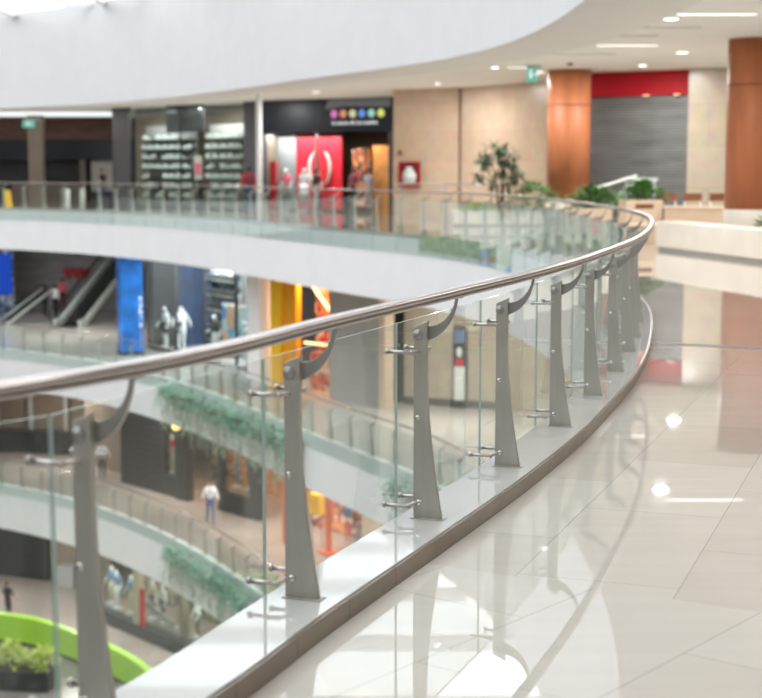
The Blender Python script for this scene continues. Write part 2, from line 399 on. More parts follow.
# skylight: one sheet of glass over the void and white steel beams
void_poly = outline(-.04)
struct('window_1', MB().prism(void_poly, 8.22, 8.24), 'roofglass')
mb = MB()
for k in range(-2, 24):
    y = -6+k*3.6
    xs = []
    for a, b in zip(void_poly, void_poly[1:]):
        if (a[1]-y)*(b[1]-y) <= 0 and a[1] != b[1]: xs.append(a[0]+(b[0]-a[0])*(y-a[1])/(b[1]-a[1]))
    if xs:
        x1 = max(xs); mb.box(BX0, x1, y-.07, y+.07, 7.9, 8.2)
struct('trim_4', mb, 'white')
mb = MB()
for x in (-34, -29, -24, -19.5, -15, -10.5, -6, -1.5):
    ys = []
    for a, b in zip(void_poly, void_poly[1:]):
        if (a[0]-x)*(b[0]-x) <= 0 and a[0] != b[0]: ys.append(a[1]+(b[1]-a[1])*(x-a[0])/(b[0]-a[0]))
    if len(ys) > 1: mb.box(x-.09, x+.09, min(ys), max(ys), 7.85, 8.2)
struct('trim_5', mb, 'white')

# ledge carrying the balustrade, with its marble riser
NEARP = path(s_near(-16,-5.2), s_near(-30,70.3), .2)
struct('trim_1', MB().strip([(-.074,-.02),(.21,-.02),(.21,.083),(-.074,.083)], NEARP), 'ledge')
struct('trim_2', MB().strip([(.21,0),(.226,0),(.226,.078),(.21,.078)], NEARP), 'riser')
# expansion joint across the floor
struct('trim_6', MB().prism([(2.585,14.22),(12,10.37),(12,10.53),(2.585,14.38)], .0005, .004), 'groove')
tag(bpy.data.objects['trim_6'], kind='structure')

# ------------------------------------------------------------------ balustrade posts
def make_post(label, group):
    """local x: towards the walkway, y: along the rail, z up; origin at the void-side foot on the ledge"""
    t = thing('balustrade_post', label, 'railing post', group=group)
    L = []
    zs = [0,.06,.14,.24,.36,.50,.64,.76,.866]
    for z in zs:
        k = max(0., 1-z/.62); L.append((.063+.072*k**1.6, z))
    poly = [(0,0)]+L+[(.066,.900),(0,.870)]
    MB().plate(poly, -.011, .011).build('upright', 'steel', t, bevel=.0015)
    MB().box(-.008,.146,-.03,.03,-.0005,.004).build('base_plate', 'steel', t, bevel=.001)
    # crescent arm carrying the handrail
    lo = [(.012,.804),(.040,.802),(.068,.811),(.098,.826),(.128,.848),(.155,.878),(.178,.918),(.193,.964),(.200,1.006)]
    up = [(.188,1.006),(.180,.970),(.162,.934),(.138,.906),(.110,.886),(.084,.877),(.058,.874),(.030,.872),(.012,.872)]
    MB().plate(lo+up, .0112, .0232).build('arm', 'arm', t, bevel=.001)
    MB().box(.172,.218,.0,.036,1.004,1.0085).build('saddle', 'arm', t)
    def bolt(x, z, r, h, mt='chrome'):
        m = Matrix.Translation((x,-.0111,z)) @ Matrix.Rotation(R(90),4,'X')
        MB().lathe([(r,0),(r,h*.6),(r*.85,h),(r*.2,h)], 16, mat=m).build('bolt', mt, t)
    bolt(.022,.836,.024,.007,'arm'); bolt(.022,.838,.012,.010,'arm'); bolt(.022,.462,.012,.009); bolt(.03,.075,.013,.010)
    def clamp(x0, z, drop, u1, u2):
        c = MB()
        c.tube([(u1-.004,-.072,z-drop),(x0,0,z),(u2-.004,.072,z+.004)], .0075, 8)
        h = c.build('glass_clamp', 'pin', t)
        for y, zz, ue, us in ((-.072, z-drop, u1, u1-.115), (.072, z+.004, u2, u2-.115)):
            p = MB().tube([(us,y,zz),(ue,y,zz)], .0085, 10)
            p.tube([(us-.004,y,zz),(us+.006,y,zz)], .0145, 12).tube([(ue-.003,y,zz),(ue+.004,y,zz)], .0115, 10)
            p.build('pin', 'pin', h)
    clamp(.022,.762,.0,.012,.046); clamp(.016,.075,.010,-.004,.018)
    return t
def rot_of(nx, ny): return math.atan2(ny, nx)

near_xy = [(-1.70,3.05),(-.855,4.13),(-.35,5.41),(.15,6.68),(.61,7.88),(1.04,9.14),(1.42,10.40),(1.77,11.64),(2.08,12.94),(2.325,14.12),(2.61,15.6)]
svals = [s_near(*p) for p in near_xy]
S0 = svals[0]
pre = [svals[0]-1.35*k for k in (3, 2, 1)]
far = []
s = svals[-1]+1.33
while s < s_near(-24, 67.9): far.append(s); s += 1.33
ordn = ['', 'nearest to the viewer', 'second nearest', 'third nearest', 'fourth nearest', 'fifth nearest', 'sixth nearest', 'seventh nearest', 'eighth nearest', 'ninth nearest', 'tenth nearest']
proto = None
def behind(x, y):
    if y < 22: return 'steel post bunched at the tip of the near balustrade bend', 'bend'
    if y < 35: return 'steel post of the upper balustrade on the far bend by the copper columns', 'bend side'
    if y < 40: return 'slim steel post of the upper balustrade before the white planter', 'planter'
    if y < 47: return 'slim steel post of the upper balustrade below the red fire cabinet wall', 'wall'
    if y < 55: return 'slim steel post of the upper balustrade before the red shop', 'red shop'
    if y < 62.5: return 'slim steel post of the upper balustrade before the shoe shop window', 'shoe shop'
    return 'slim steel post of the upper balustrade before the dark restaurant front', 'restaurant'
GP = 'steel balustrade posts of the upper floor'
allposts = pre+svals+far
for i, s in enumerate(allposts):
    x, y, nx, ny = frame(s)
    k = i-3
    if 1 <= k <= 10:
        lab = f'{ordn[k]} steel post with curved arm on the white ledge beside the walkway'; g = GP
    elif k < 1: lab = 'steel post of the near balustrade left of the nearest full post'; g = GP
    else: lab, gg = behind(x, y); g = 'upper posts '+gg
    if proto is None: proto = make_post(lab, g); proto.location = (x, y, .083); proto.rotation_euler = (0,0,rot_of(nx,ny))
    else: dup(proto, (x, y, .083), rot_of(nx, ny), lab, g)

# glass panels between posts
def glass_panel(s0, s1, zb, zt, mat, label, group, u=-.088, film=False):
    x0, y0, a0, b0 = frame(s0); x1, y1, a1, b1 = frame(s1)
    p0 = Vector((x0+a0*u, y0+b0*u)); p1 = Vector((x1+a1*u, y1+b1*u))
    d = p1-p0; Ln = d.length; ang = math.atan2(d.y, d.x)
    o = MB()
    e, q = .006, .004
    v = [(e,-q,zb),(Ln-e,-q,zb),(Ln-e,q,zb),(e,q,zb),(e,-q,zt),(Ln-e,-q,zt),(Ln-e,q,zt),(e,q,zt)]
    o.add(v, [(0,1,5,4),(2,3,7,6)], 0); o.add(v, [(3,2,1,0),(4,5,6,7),(1,2,6,5),(3,0,4,7)], 1)
    ob = o.build('glass_panel', [M[mat], M['gedge']])
    ob.location = (p0.x, p0.y, 0); ob.rotation_euler = (0,0,ang)
    tag(ob, label, 'glass panel', group)
    if film:
        MB().box(.02, Ln-.02, -.0065, -.0045, zb+.12, zb+.52).build('green_film', 'film', ob)
        if film == 2:
            f = MB(); 
            for k in range(5): f.leaf(Vector((.15+.2*k, -.0100, zb+.2+.02*k)), Vector((.6,0,.5 if k % 2 else .2)), Vector((0,1,0)), .26, .09)
            f.build('white_leaf_print', 'filmw', ob)
    return ob
for i in range(len(allposts)-1):
    s0, s1 = allposts[i], allposts[i+1]; x, y, _, _ = frame((s0+s1)/2)
    k = i-3
    if 0 <= k <= 9:
        lab = ('clear glass panel left of the nearest steel post' if k == 0 else
               f'clear glass panel between the {ordn[k]} and the {ordn[k+1]} steel posts'); g = 'near balustrade glass'; m = 'glass'
        lab = lab.replace('nearest to the viewer', 'nearest')
    elif k < 0: lab, g, m = 'clear glass panel of the near balustrade beside the viewer', 'near balustrade glass', 'glass'
    else:
        lab, gg = behind(x, y); lab = lab.replace('slim steel post', 'greenish glass panel').replace('steel post', 'glass panel'); g = 'upper glass '+gg; m = 'fglass' if y > 26 else 'glass'
    film = 0
    if 29.6 < y < 36.8: film = 2 if 31.6 < y < 34.0 else 1
    glass_panel(s0, s1, -.42, .965, m, lab, g, film=film)

# handrails
def rail_prof(u, z):
    out = []
    for k in range(20):
        a = 2*math.pi*k/20
        c, s_ = math.cos(a), math.sin(a)
        out.append((u+.028*math.copysign(abs(c)**.75, c), z+.0175*math.copysign(abs(s_)**.75, s_)))
    return out
s_break = s_near(-.45, 39.6)
s_end = s_near(-30, 70.3)
def handrail(label, s0, s1, z, u=.195):
    t = thing('handrail', label, 'handrail', (0,0,0))
    pth = path(s0, s1, .15)
    MB().strip(rail_prof(u, z), pth, smooth=True).build('rail_tube', 'rail', t)
    MB().strip([(u+dx, z+dz) for dx, dz in ((-.025,-.0195),(.025,-.0195),(.025,-.014),(-.025,-.014))], pth).build('groove_strip', 'groove', t)
    MB().strip([(u+dx, z+dz) for dx, dz in ((-.027,-.027),(.027,-.027),(.0285,-.0195),(-.0285,-.0195))], pth).build('lower_channel', 'rail', t)
    return t
handrail('long steel handrail sweeping along the near balustrade and around the bend', svals[0]-4, s_break-.15, 1.119)
handrail('steel handrail of the upper far balustrade before the shops', s_break+.1, s_end, 1.119)

# lower galleries: posts, glass and rails
def gallery(zf, s0, s1, name, sp=1.33):
    t = handrail(f'steel handrail of the {name} gallery balustrade', s0-1, s1, 1.036)
    t.location = (0,0,zf)
    s = s0; prev = None
    while s < s1:
        x, y, nx, ny = frame(s)
        dup(proto, (x, y, zf), rot_of(nx, ny), f'steel post of the {name} gallery balustrade across the void', f'{name} gallery posts')
        if prev is not None:
            g = glass_panel(prev, s, -.42, .97, 'fglass', f'greenish glass panel of the {name} gallery balustrade across the void', f'{name} gallery glass')
            g.location.z = zf
        prev = s; s += sp
gallery(Z2, s_near(2.2, 33.2), s_near(-24, 67.9), 'middle')
gallery(Z1, s_near(-.45, 39.6), s_near(-24, 67.9), 'lower')

# ------------------------------------------------------------------ camera
cam = bpy.data.cameras.new('camera'); co = bpy.data.objects.new('camera', cam); COL.objects.link(co)
co.location = (0,0,1.65); co.rotation_euler = (R(90)-math.atan(179/1500), 0, 0)
cam.sensor_width = 36; cam.sensor_fit = 'HORIZONTAL'; cam.lens = 1500/762*36
cam.dof.use_dof = True; cam.dof.focus_distance = 7.9; cam.dof.aperture_fstop = 2.4; cam.clip_end = 400
scn.camera = co

# ------------------------------------------------------------------ plants
def bush(name, label, loc, rx, ry, rz_, n, L, W, mat, group=None, seed=0, stems=5):
    r = random.Random(seed); t = thing(name, label, 'plant', loc, 0, group)
    mb = MB(); st = MB()
    for k in range(stems):
        a = r.uniform(0, 6.28); st.tube([(0.03*math.cos(a), .03*math.sin(a), 0), (rx*.5*math.cos(a), ry*.5*math.sin(a), rz_*.8)], [.012, .005], 5)
    for k in range(n):
        a = r.uniform(0, 6.283); h = r.random()**.8; q = math.sqrt(r.random())*math.sin(math.pi*min(1, .25+.75*h))**.6
        p = Vector((rx*q*math.cos(a), ry*q*math.sin(a), .03+rz_*h*.9))
        d = Vector((math.cos(a)*(.4+q), math.sin(a)*(.4+q), r.uniform(-.3, .9)))
        mb.leaf(p, d, Vector((r.uniform(-.3,.3), r.uniform(-.3,.3), 1)), L*r.uniform(.6,1.2), W*r.uniform(.7,1.2))
    mb.build('foliage', mat, t); st.build('stem', 'trunk', t)
    return t

def trailing(label, zf, s0, s1, n, seed, drop):
    """plants in a trough hung on the void face of the slab edge, vines trailing below"""
    r = random.Random(seed); x, y, nx, ny = frame((s0+s1)/2)
    t = thing('trailing_plant', label, 'plant', (x, y, zf))
    off = Vector((x, y, zf))
    pth = [(a-x, b-y, c, d) for a, b, c, d in path(s0, s1, .3)]
    MB().strip([(-.42,-.55),(-.13,-.55),(-.13,-.28),(-.42,-.28)], pth).build('trough', 'greywall', t)
    mb, vn = MB(), MB()
    for k in range(n):
        s = r.uniform(s0, s1); a, b, c, d = frame(s); u = -.14-.5*r.random()
        z = -.10-.62*r.random()**1.2
        p = Vector((a+c*u, b+d*u, zf+z))-off
        dr = Vector((r.uniform(-1,1)-c*.6, r.uniform(-1,1)-d*.6, r.uniform(-.7,.5)))
        mb.leaf(p, dr, Vector((0,0,1)), .24*r.uniform(.6,1.3), .10*r.uniform(.7,1.2))
    for k in range(int(n*.07)):
        s = r.uniform(s0, s1); a, b, c, d = frame(s); u = -.45-.25*r.random(); ln = drop*r.uniform(.35, 1.)
        p0 = Vector((a+c*u, b+d*u, zf-.5))-off
        w = Vector((r.uniform(-.25,.25), r.uniform(-.25,.25), 0))
        vn.tube([p0, p0+w*.5-Vector((0,0,ln*.5)), p0+w-Vector((0,0,ln))], .006, 4)
        for q in range(int(ln*11)):
            f = r.random(); vn.leaf(p0+w*f-Vector((0,0,ln*f)), Vector((r.uniform(-1,1), r.uniform(-1,1), -.4)), Vector((0,0,1)), .13, .055)
    mb.build('foliage', 'leaft', t); vn.build('vines', 'leaft2', t)
    return t
trailing('bluish green trailing plants hanging over the middle gallery edge', Z2, s_near(-2.2,43.2), s_near(-7.7,54.1), 1700, 1, 1.5)
trailing('bluish green trailing plants hanging over the lower gallery edge', Z1, s_near(-3.9,46.9), s_near(-7.5,53.8), 1300, 2, 1.5)
trailing('small trailing plant over the middle gallery edge by the third post', Z2, s_near(1.1,36.3), s_near(.5,37.6), 130, 3, .9)

# ------------------------------------------------------------------ upper floor, right hand side
def column(label, x, y):
    t = thing('column', label, 'column', (x, y, 0))
    MB().lathe([(.60,.82),(.60,4.398)], 48).build('wood_cladding', 'copper', t)
    MB().lathe([(.604,3.42),(.604,3.45)], 48).build('seam', 'seam', t)
    MB().lathe([(.63,0),(.63,.79),(.605,.82)], 48).build('stone_base', 'stoneplain', t)
column('round copper wood column farther off, standing behind the bush planter', 5.24, 42.3)
column('round copper wood column nearer the viewer, behind the low white wall', 7.97, 32.3)

# stone wall, shutter, pillar
def wallseg(name, p0, p1, z0, z1, th, mat, kind='structure', parent=None):
    d = Vector(p1)-Vector(p0); L = d.length; o = MB().box(0, L, 0, th, z0, z1).build(name, mat, parent)
    o.location = (p0[0], p0[1], 0); o.rotation_euler = (0,0,math.atan2(d.y, d.x))
    if kind: o['kind'] = kind
    return o
wallseg('wall_stone', (.42,52.4), (2.62,51.2), 0, 4.4, .5, 'travertine')
wallseg('wall_stone.001', (2.70,51.2), (6.3,45.3), 0, 4.4, .5, 'travertine')
wallseg('trim_7', (2.60,51.32), (2.76,51.32), 0, 4.4, .3, 'seam')
t = thing('roller_shutter', 'grey steel roller shutter under the red fascia board', 'shutter', (5.6,43.6,0), math.atan2(-1.6,2.6))
MB().box(0,3.42,.12,.2,0,3.75).build('curtain', 'shutter', t)
MB().box(0,3.42,.0,.25,3.72,4.398).build('red_fascia', 'red', t)
for x in (2.15, 3.05): MB().lathe([(.09,0),(.09,.03)], 16, c=(x,-.06,3.70)).build('lamp', 'dimlamp', t)
wallseg('wall_stone.002', (8.42,41.6), (9.38,41.0), 0, 4.4, .8, 'beige')
t = thing('shop_window', 'tall glazed window strip with dark bars beside the beige pillar', 'window', (9.42,41.0,0), math.atan2(-.3,1))
MB().box(0,3.,.15,.17,0,4.39).build('pane', 'paleboard', t)
for z in (.02,.75,1.5,2.25,3.0,3.75): MB().box(0,3.,.08,.15,z,z+.07).build('mullion', 'black', t)
wallseg('wall_stone.003', (12.0,40.4), (20,38.5), 0, 4.4, .5, 'beige')

def planter(label, x0, x1, y0, y1, h, mat, hole=False, band=False):
    t = thing('planter', label, 'planter', ((x0+x1)/2, (y0+y1)/2, 0)); w, d = (x1-x0)/2, (y1-y0)/2
    m = MB(); th = .08
    m.box(-w,w,-d,-d+th,0,h).box(-w,w,d-th,d,0,h).box(-w,-w+th,-d+th,d-th,0,h).box(w-th,w,-d+th,d-th,0,h)
    m.build('box_wall', mat, t, bevel=.012)
    MB().box(-w+th,w-th,-d+th,d-th,h-.12,h-.06).build('soil', 'soil', t)
    if hole: MB().box(-.22,.22,-d-.004,-d+.01,h*.78,h*.90).build('handle_slot', 'seam', t)
    if band: MB().box(-w-.01,w+.01,-d-.03,-d-.005,.1,.2).build('grey_band', 'greywall', t)
    return t
planter('long cream stone planter behind the far curved balustrade', 1.95, 4.35, 40.6, 42.2, .55, 'stoneplain', band=True)
planter('tan stone planter at the foot of the farther copper column', 5.0, 6.0, 39.0, 41.0, .66, 'bench')
planter('tan box planter with a handle slot beside the low tan wall', 5.95, 6.85, 36.6, 37.8, .92, 'bench', hole=True)
t = thing('low_wall', 'low tan stone wall between box planter and nearer column', 'low wall', (7.9,36.3,0), R(-8))
MB().box(-1.05,1.2,-.3,.3,0,.72).build('wall_body', 'bench', t, bevel=.012); MB().box(-1.08,1.22,-.33,.33,.72,.78).build('coping', 'bench', t, bevel=.01)
t = thing('low_wall', 'low tan stone bench in front of the box planter', 'low wall', (5.6,34.4,0), R(-12))
MB().box(-1.0,1.0,-.25,.25,0,.36).build('wall_body', 'bench', t, bevel=.012); MB().box(-1.03,1.03,-.28,.28,.36,.42).build('coping', 'bench', t, bevel=.01)
t = thing('low_wall', 'low white stone wall on the polished floor at the right', 'low wall', (5.70,31.2,0), math.atan2(-4.36,1.01))
MB().box(0.05,14,.05,.5,0,.07).build('recessed_plinth', 'greywall', t)  # grey puts the shade of the gap into the plinth colour
MB().box(0,14,0,.55,.07,.60).build('wall_body', 'stoneplain', t, bevel=.015)
# planting
t = thing('potted_tree', 'small dark leafed tree standing before the travertine wall', 'plant', (3.27,41.4,.43))
mt, ml = MB(), MB(); r = random.Random(5)
for k in range(5):
    a = 1.3*k; b = (.55*math.cos(a)*(.5+.5*(k % 2)), .4*math.sin(a), 1.22+.22*(k % 3))
    mt.tube([(.05*math.cos(a),.05*math.sin(a),0), (.12*math.cos(a),.1*math.sin(a),.8), b], [.03,.022,.009], 6)
    for q in range(9):
        e = Vector((b[0]+r.uniform(-.28,.28), b[1]+r.uniform(-.2,.2), b[2]+r.uniform(-.55,.35)))
        for w in range(15):
            ml.leaf(e, Vector((r.uniform(-1,1), r.uniform(-1,1), r.uniform(-.9,.6))), Vector((0,0,1)), r.uniform(.18,.34), .07)
mt.build('trunk', 'trunk', t); ml.build('crown', 'leafd', t)
bush('shrub', 'arching green shrub between the small tree and farther copper column', (4.15,41.2,.43), .68, .5, .85, 520, .28, .06, 'leaf', None, 11)
bush('shrub', 'low yellow green plants at the foot of the small tree', (2.7,41.2,.43), .55, .4, .26, 220, .2, .07, 'leafy', None, 12)
bush('shrub', 'dense green shrub right of the farther copper column', (5.62,39.9,.55), .70, .6, .62, 620, .24, .10, 'leaf', None, 13)
bush('shrub', 'dense green shrub growing in the tan box planter', (6.45,37.2,.82), .52, .45, .52, 620, .20, .09, 'leaf', None, 14)
bush('shrub', 'green sprig behind the low white wall at the right edge', (7.5,28.6,.0), .45, .35, .85, 260, .2, .08, 'leaf', None, 15)
# cafe chairs
def chair(label, loc, rz):
    t = thing('cafe_chair', label, 'chair', loc, rz, 'brown cafe chairs by the beige pillar')
    MB().box(-.24,.24,-.22,.22,.46,.51).build('seat', 'tabletop', t, bevel=.01)
    MB().box(-.25,.25,.19,.23,.86,1.06).build('backrest', 'tabletop', t, bevel=.01)
    for sx in (-1,1):
        MB().tube([(.21*sx,.2,0),(.21*sx,.21,.95)], .018, 8).build('leg', 'whitegoods', t); MB().tube([(.21*sx,-.19,0),(.21*sx,-.18,.48)], .018, 8).build('leg', 'whitegoods', t)
    return t
for i, x in enumerate((7.35, 7.95, 8.55, 9.15)):
    chair(f'{["leftmost", "second from left", "third from left", "rightmost"][i]} brown cafe chair with pale legs behind the low tan wall', (x, 38.9-.1*i, 0), R(180+8*i))
# handrails of the ramp and the wall
t = thing('ramp_handrail', 'pale sloping ramp handrail in front of the grey shutter', 'handrail', (5.6,41.0,0))
MB().tube([(-.2,0,.98),(.15,0,1.12),(1.35,0,1.50)], .035, 8).build('sloping_rail', 'whitegoods', t)
MB().tube([(1.05,.1,1.40),(1.95,.1,1.40)], .03, 8).build('level_rail', 'whitegoods', t)
for x, h in ((.3,1.15),(1.08,1.40),(1.83,1.38)): MB().tube([(x,.05,0),(x,.05,h)], .03, 8).build('rail_post', 'whitegoods', t)
t = thing('wall_handrail', 'thin grey handrail running in front of the travertine wall', 'handrail', (.6,50.2,0), math.atan2(-4.7,4.6))
MB().tube([(0,0,1.2),(6.2,0,1.2)], .03, 8).build('rail_tube', 'arm', t)
for k in range(4): MB().tube([(.1+2*k,0,0),(.1+2*k,0,1.2)], .025, 8).build('rail_post', 'arm', t)
# fire hose cabinet
t = thing('fire_hose_cabinet', 'red framed fire hose cabinet on the travertine wall', 'fire cabinet', (.98,51.9,1.5), math.atan2(-1.2,2.2))
m = MB(); m.box(-.40,.40,-.06,.05,.36,.43).box(-.40,.40,-.06,.05,-.43,-.36).box(-.40,-.33,-.06,.05,-.36,.36).box(.33,.40,-.06,.05,-.36,.36); m.build('frame', 'red', t)
MB().box(-.33,.33,.02,.05,-.36,.36).build('back_plate', 'maroon', t)
m = MB()
for k in range(4): m.lathe([(.27-.05*k,0),(.27-.05*k,.03)], 20, mat=Matrix.Translation((.0,-.0-.012*k,-.08)) @ Matrix.Rotation(R(90),4,'X'))
m.box(-.12,.12,-.02,.02,.14,.26); m.build('hose_reel', 'whitegoods', t)
tag(MB().box(-.07,.07,-.05,.02,-.08,.08).build('alarm_box', 'tabletop'), 'small brown alarm box above the fire hose cabinet', 'alarm')
bpy.data.objects['alarm_box'].location = (.66,52.19,2.25); bpy.data.objects['alarm_box'].rotation_euler = (0,0,math.atan2(-1.2,2.2))

# ceiling fittings, upper floor
def downlight(label, x, y, z=4.4, power=70, r=.14, group='ceiling downlights'):
    t = thing('downlight', label, 'ceiling light', (x, y, z), 0, group)
    MB().lathe([(r+.035,0),(r+.035,-.02),(r,-.022),(r,0)], 20).build('trim_ring', 'ceil', t)
    MB().lathe([(r,-.004),(r,-.014)], 20).build('lens', 'lens', t)
    lamp('AREA', (x, y, z-.035), power, r*1.6, shape='DISK', col=(1,.99,.975))
    return t
for lab, x, y, z in (('round downlight in the soffit before the dark shop pillar', -10.6, 63.9, 4.4), ('round downlight in the soffit above the red shop', -2.3, 53.9, 4.4),
                  ('round downlight in the ceiling left of the green exit sign', 3.07, 40.95, 4.4), ('round downlight in the ceiling right behind the exit sign', 4.49, 43.0, 4.4),
                  ('round downlight in the ceiling nearest the viewer', 5.30, 27.9, 4.4), ('round downlight in the ceiling between the two copper columns', 7.07, 35.8, 4.4)):
    downlight(lab, x, y, z, 25 if x == 4.49 else 190)
for k, (x, y) in enumerate(((4.4,22),(7.6,22),(3.9,16),(7.4,16),(3.6,10),(7.2,10),(2.6,5),(6.2,5),(9.8,26),(9.8,18),(9.8,10),(2.5,-1),(6,-2),(-2,-4),(-8,-8),(2,-8))):
    downlight('round downlight in the ceiling over the near walkway', x, y, 4.4, 45 if y < 14 else 110)
for x, y in ((-16,68.5),(-7,58.5),(1.8,48.5),(6.9,40.2),(9.3,33)):  # extra fittings added to brighten the far walls and ceiling
    downlight('added round downlight brightening the far walkway', x, y, 4.4, 190)
def slot(label, x0, x1, y, lit=True):
    t = thing('slot_light' if lit else 'slot_vent', label, 'ceiling light' if lit else 'ceiling vent', ((x0+x1)/2, y, 4.4), 0, 'ceiling slots'); w = (x1-x0)/2
    MB().box(-w-.03,w+.03,-.09,.09,-.012,0).build('frame', 'ceil', t)
    MB().box(-w,w,-.055,.055,-.018,-.012).build('glow_face' if lit else 'grille', 'slot' if lit else 'greywall', t)
slot('lit linear ceiling slot nearest the viewer', 5.25, 6.65, 27.1); slot('lit linear ceiling slot before the farther copper column', 4.80, 6.12, 33.8)
slot('lit linear ceiling slot beside the exit sign', 3.42, 4.1, 40.95)
slot('unlit linear slot in the ceiling behind the nearest lit slot', 4.75, 6.2, 29.6, False); slot('unlit linear slot in the ceiling before the middle lit slot', 4.4, 5.7, 31.4, False)
slot('unlit linear slot in the ceiling behind the middle lit slot', 4.1, 5.6, 36.3, False)
tag(MB().lathe([(.10,0),(.10,-.03),(.04,-.07)], 14, c=(4.9,39.5,4.4)).build('smoke_detector', 'tabletop'), 'brown smoke detector on the ceiling by the exit sign', 'smoke detector')
def exit_sign(label, x, y, z, w=.5, h=.34):
    t = thing('exit_sign', label, 'exit sign', (x, y, z))
    MB().box(-w/2,w/2,-.03,.03,-h,0).build('sign_board', 'exitg', t)
    m = MB(); m.box(-.07,-.01,-.034,-.031,-h*.75,-h*.3).ell((-.04,-.033,-h*.2),(.03,.004,.03),8,6).box(.05,.16,-.034,-.031,-h*.55,-h*.42); m.build('pictogram', 'wsign', t)
    MB().box(-w*.45,w*.9,-.05,.05,0,.06).build('housing', 'greywall', t)
    for sx in (-.15,.15): MB().tube([(sx,0,.05),(sx,0,4.4-z)], .012, 6).build('hanger', 'arm', t)
exit_sign('green exit sign hanging from the ceiling left of the farther copper column', 3.95, 39.8, 4.30, .28, .36)
exit_sign('small green exit sign at the top of the brown pillar', -17.5, 75.3, 4.1, .6, .36)

# ------------------------------------------------------------------ people and mannequins
def body_mesh(pose, cols):
    """one continuous skinned body; faces coloured by the limb they belong to"""
    V, E, Rr, lab = [], [], [], []
    def j(p, r, par=None, part=None):
        V.append(Vector(p)); Rr.append(r if isinstance(r, tuple) else (r, r)); i = len(V)-1
        if par is not None: E.append((par, i)); lab.append(part)
        return i
    sw, la, ra = pose.get('stride', 0), pose.get('larm', (0,0)), pose.get('rarm', (0,0))
    pel = j((0,0,.96), (.145,.105)); sp = j((0,.005,1.13), (.13,.095), pel, 'shirt'); ch = j((0,0,1.32), (.165,.11), sp, 'shirt')
    nb = j((0,.005,1.465), (.062,.06), ch, 'shirt'); nk = j((0,-.005,1.53), (.05,.052), nb, 'skin'); hd = j((0,-.02,1.61), (.074,.088), nk, 'skin'); j((0,-.015,1.69), (.06,.07), hd, 'skin')
    hands = []
    for sx, (fw, out) in ((-1, ra), (1, la)):
        s1 = j((.165*sx,.005,1.405), .062, ch, 'shirt'); e1 = j(((.215+out)*sx,.02-fw*.4,1.14), .044, s1, 'shirt')
        w1 = j(((.23+out*1.2)*sx,-.05-fw,.915+abs(fw)*.45), .030, e1, cols.get('sleeve', 'skin')); h1 = j(((.232+out*1.2)*sx,-.065-fw*1.2,.86+abs(fw)*.5), .030, w1, 'skin')
        hands.append((V[w1], V[h1], sx))
        k = sw*sx
        hp = j((.085*sx,0,.90), (.088,.09), pel, 'legs'); kn = j((.095*sx,-.03-k*.45,.50), .060, hp, 'legs'); an = j((.095*sx,.03-k+max(0,-k)*.3,.10+max(0,-k)*.12), .042, kn, 'legs'); j((.105*sx,-.12-k,.045+max(0,-k)*.02), .036, an, 'shoes')
    me = bpy.data.meshes.new('body'); me.from_pydata(V, E, [])
    o = bpy.data.objects.new('body', me); COL.objects.link(o)
    md = o.modifiers.new('skin', 'SKIN'); md.use_smooth_shade = True
    for i, sv in enumerate(me.skin_vertices[0].data): sv.radius = Rr[i]; sv.use_root = (i == 0)
    o.modifiers.new('sub', 'SUBSURF').levels = 1
    o.modifiers['sub'].render_levels = 1
    dg = bpy.context.evaluated_depsgraph_get(); dg.update()
    m2 = bpy.data.meshes.new_from_object(o.evaluated_get(dg)); bpy.data.objects.remove(o)
    mb = MB(); order = ['shirt', 'skin', 'legs', 'shoes']
    def near(p):
        best = None
        for (a, b), l in zip(E, lab):
            A, B = V[a], V[b]; d = B-A; t_ = max(0, min(1, (p-A).dot(d)/d.length_squared)); q = (A+d*t_-p).length
            if l == 'legs' and a == 0: q -= .02
            if best is None or q < best[0]: best = (q, l)
        return best[1]
    vs = [v.co.copy() for v in m2.vertices]
    for p in m2.polygons:
        l = near(p.center)
        if l == 'shirt' and p.center.z < 1.0: l = 'legs'
        mb.f.append(tuple(p.vertices)); mb.m.append(order.index(l)); mb.sm.append(True)
    mb.v = [tuple(v) for v in vs]
    # face
    mb.ell((0,-.112,1.612), (.014,.022,.024), 8, 6, 1)
    for sx in (-1,1):
        mb.ell((.032*sx,-.099,1.635), (.013,.008,.009), 8, 6, 3); mb.ell((.078*sx,-.015,1.615), (.012,.022,.032), 8, 6, 1)
    mb.ell((0,-.102,1.575), (.026,.008,.007), 8, 6, 1)
    # five fingers to each hand
    for w, h, sx in hands:
        d = (h-w).normalized(); f = Vector((0,-1,0)); f = (f-d*f.dot(d)).normalized()
        for k, ln in enumerate((.062,.072,.068,.052)):
            b0 = h+d*.012+f*(.024-.016*k); mb.tube([b0, b0+d*ln*.55, b0+d*ln-Vector((sx*.018,0,0))], [.0095,.0085,.006], 6, 1)
        b0 = w+d*.02+f*.022; mb.tube([b0, b0+d*.03+f*.025, b0+d*.058+f*.028], [.011,.0095,.007], 6, 1)
    bpy.data.meshes.remove(m2)
    return mb
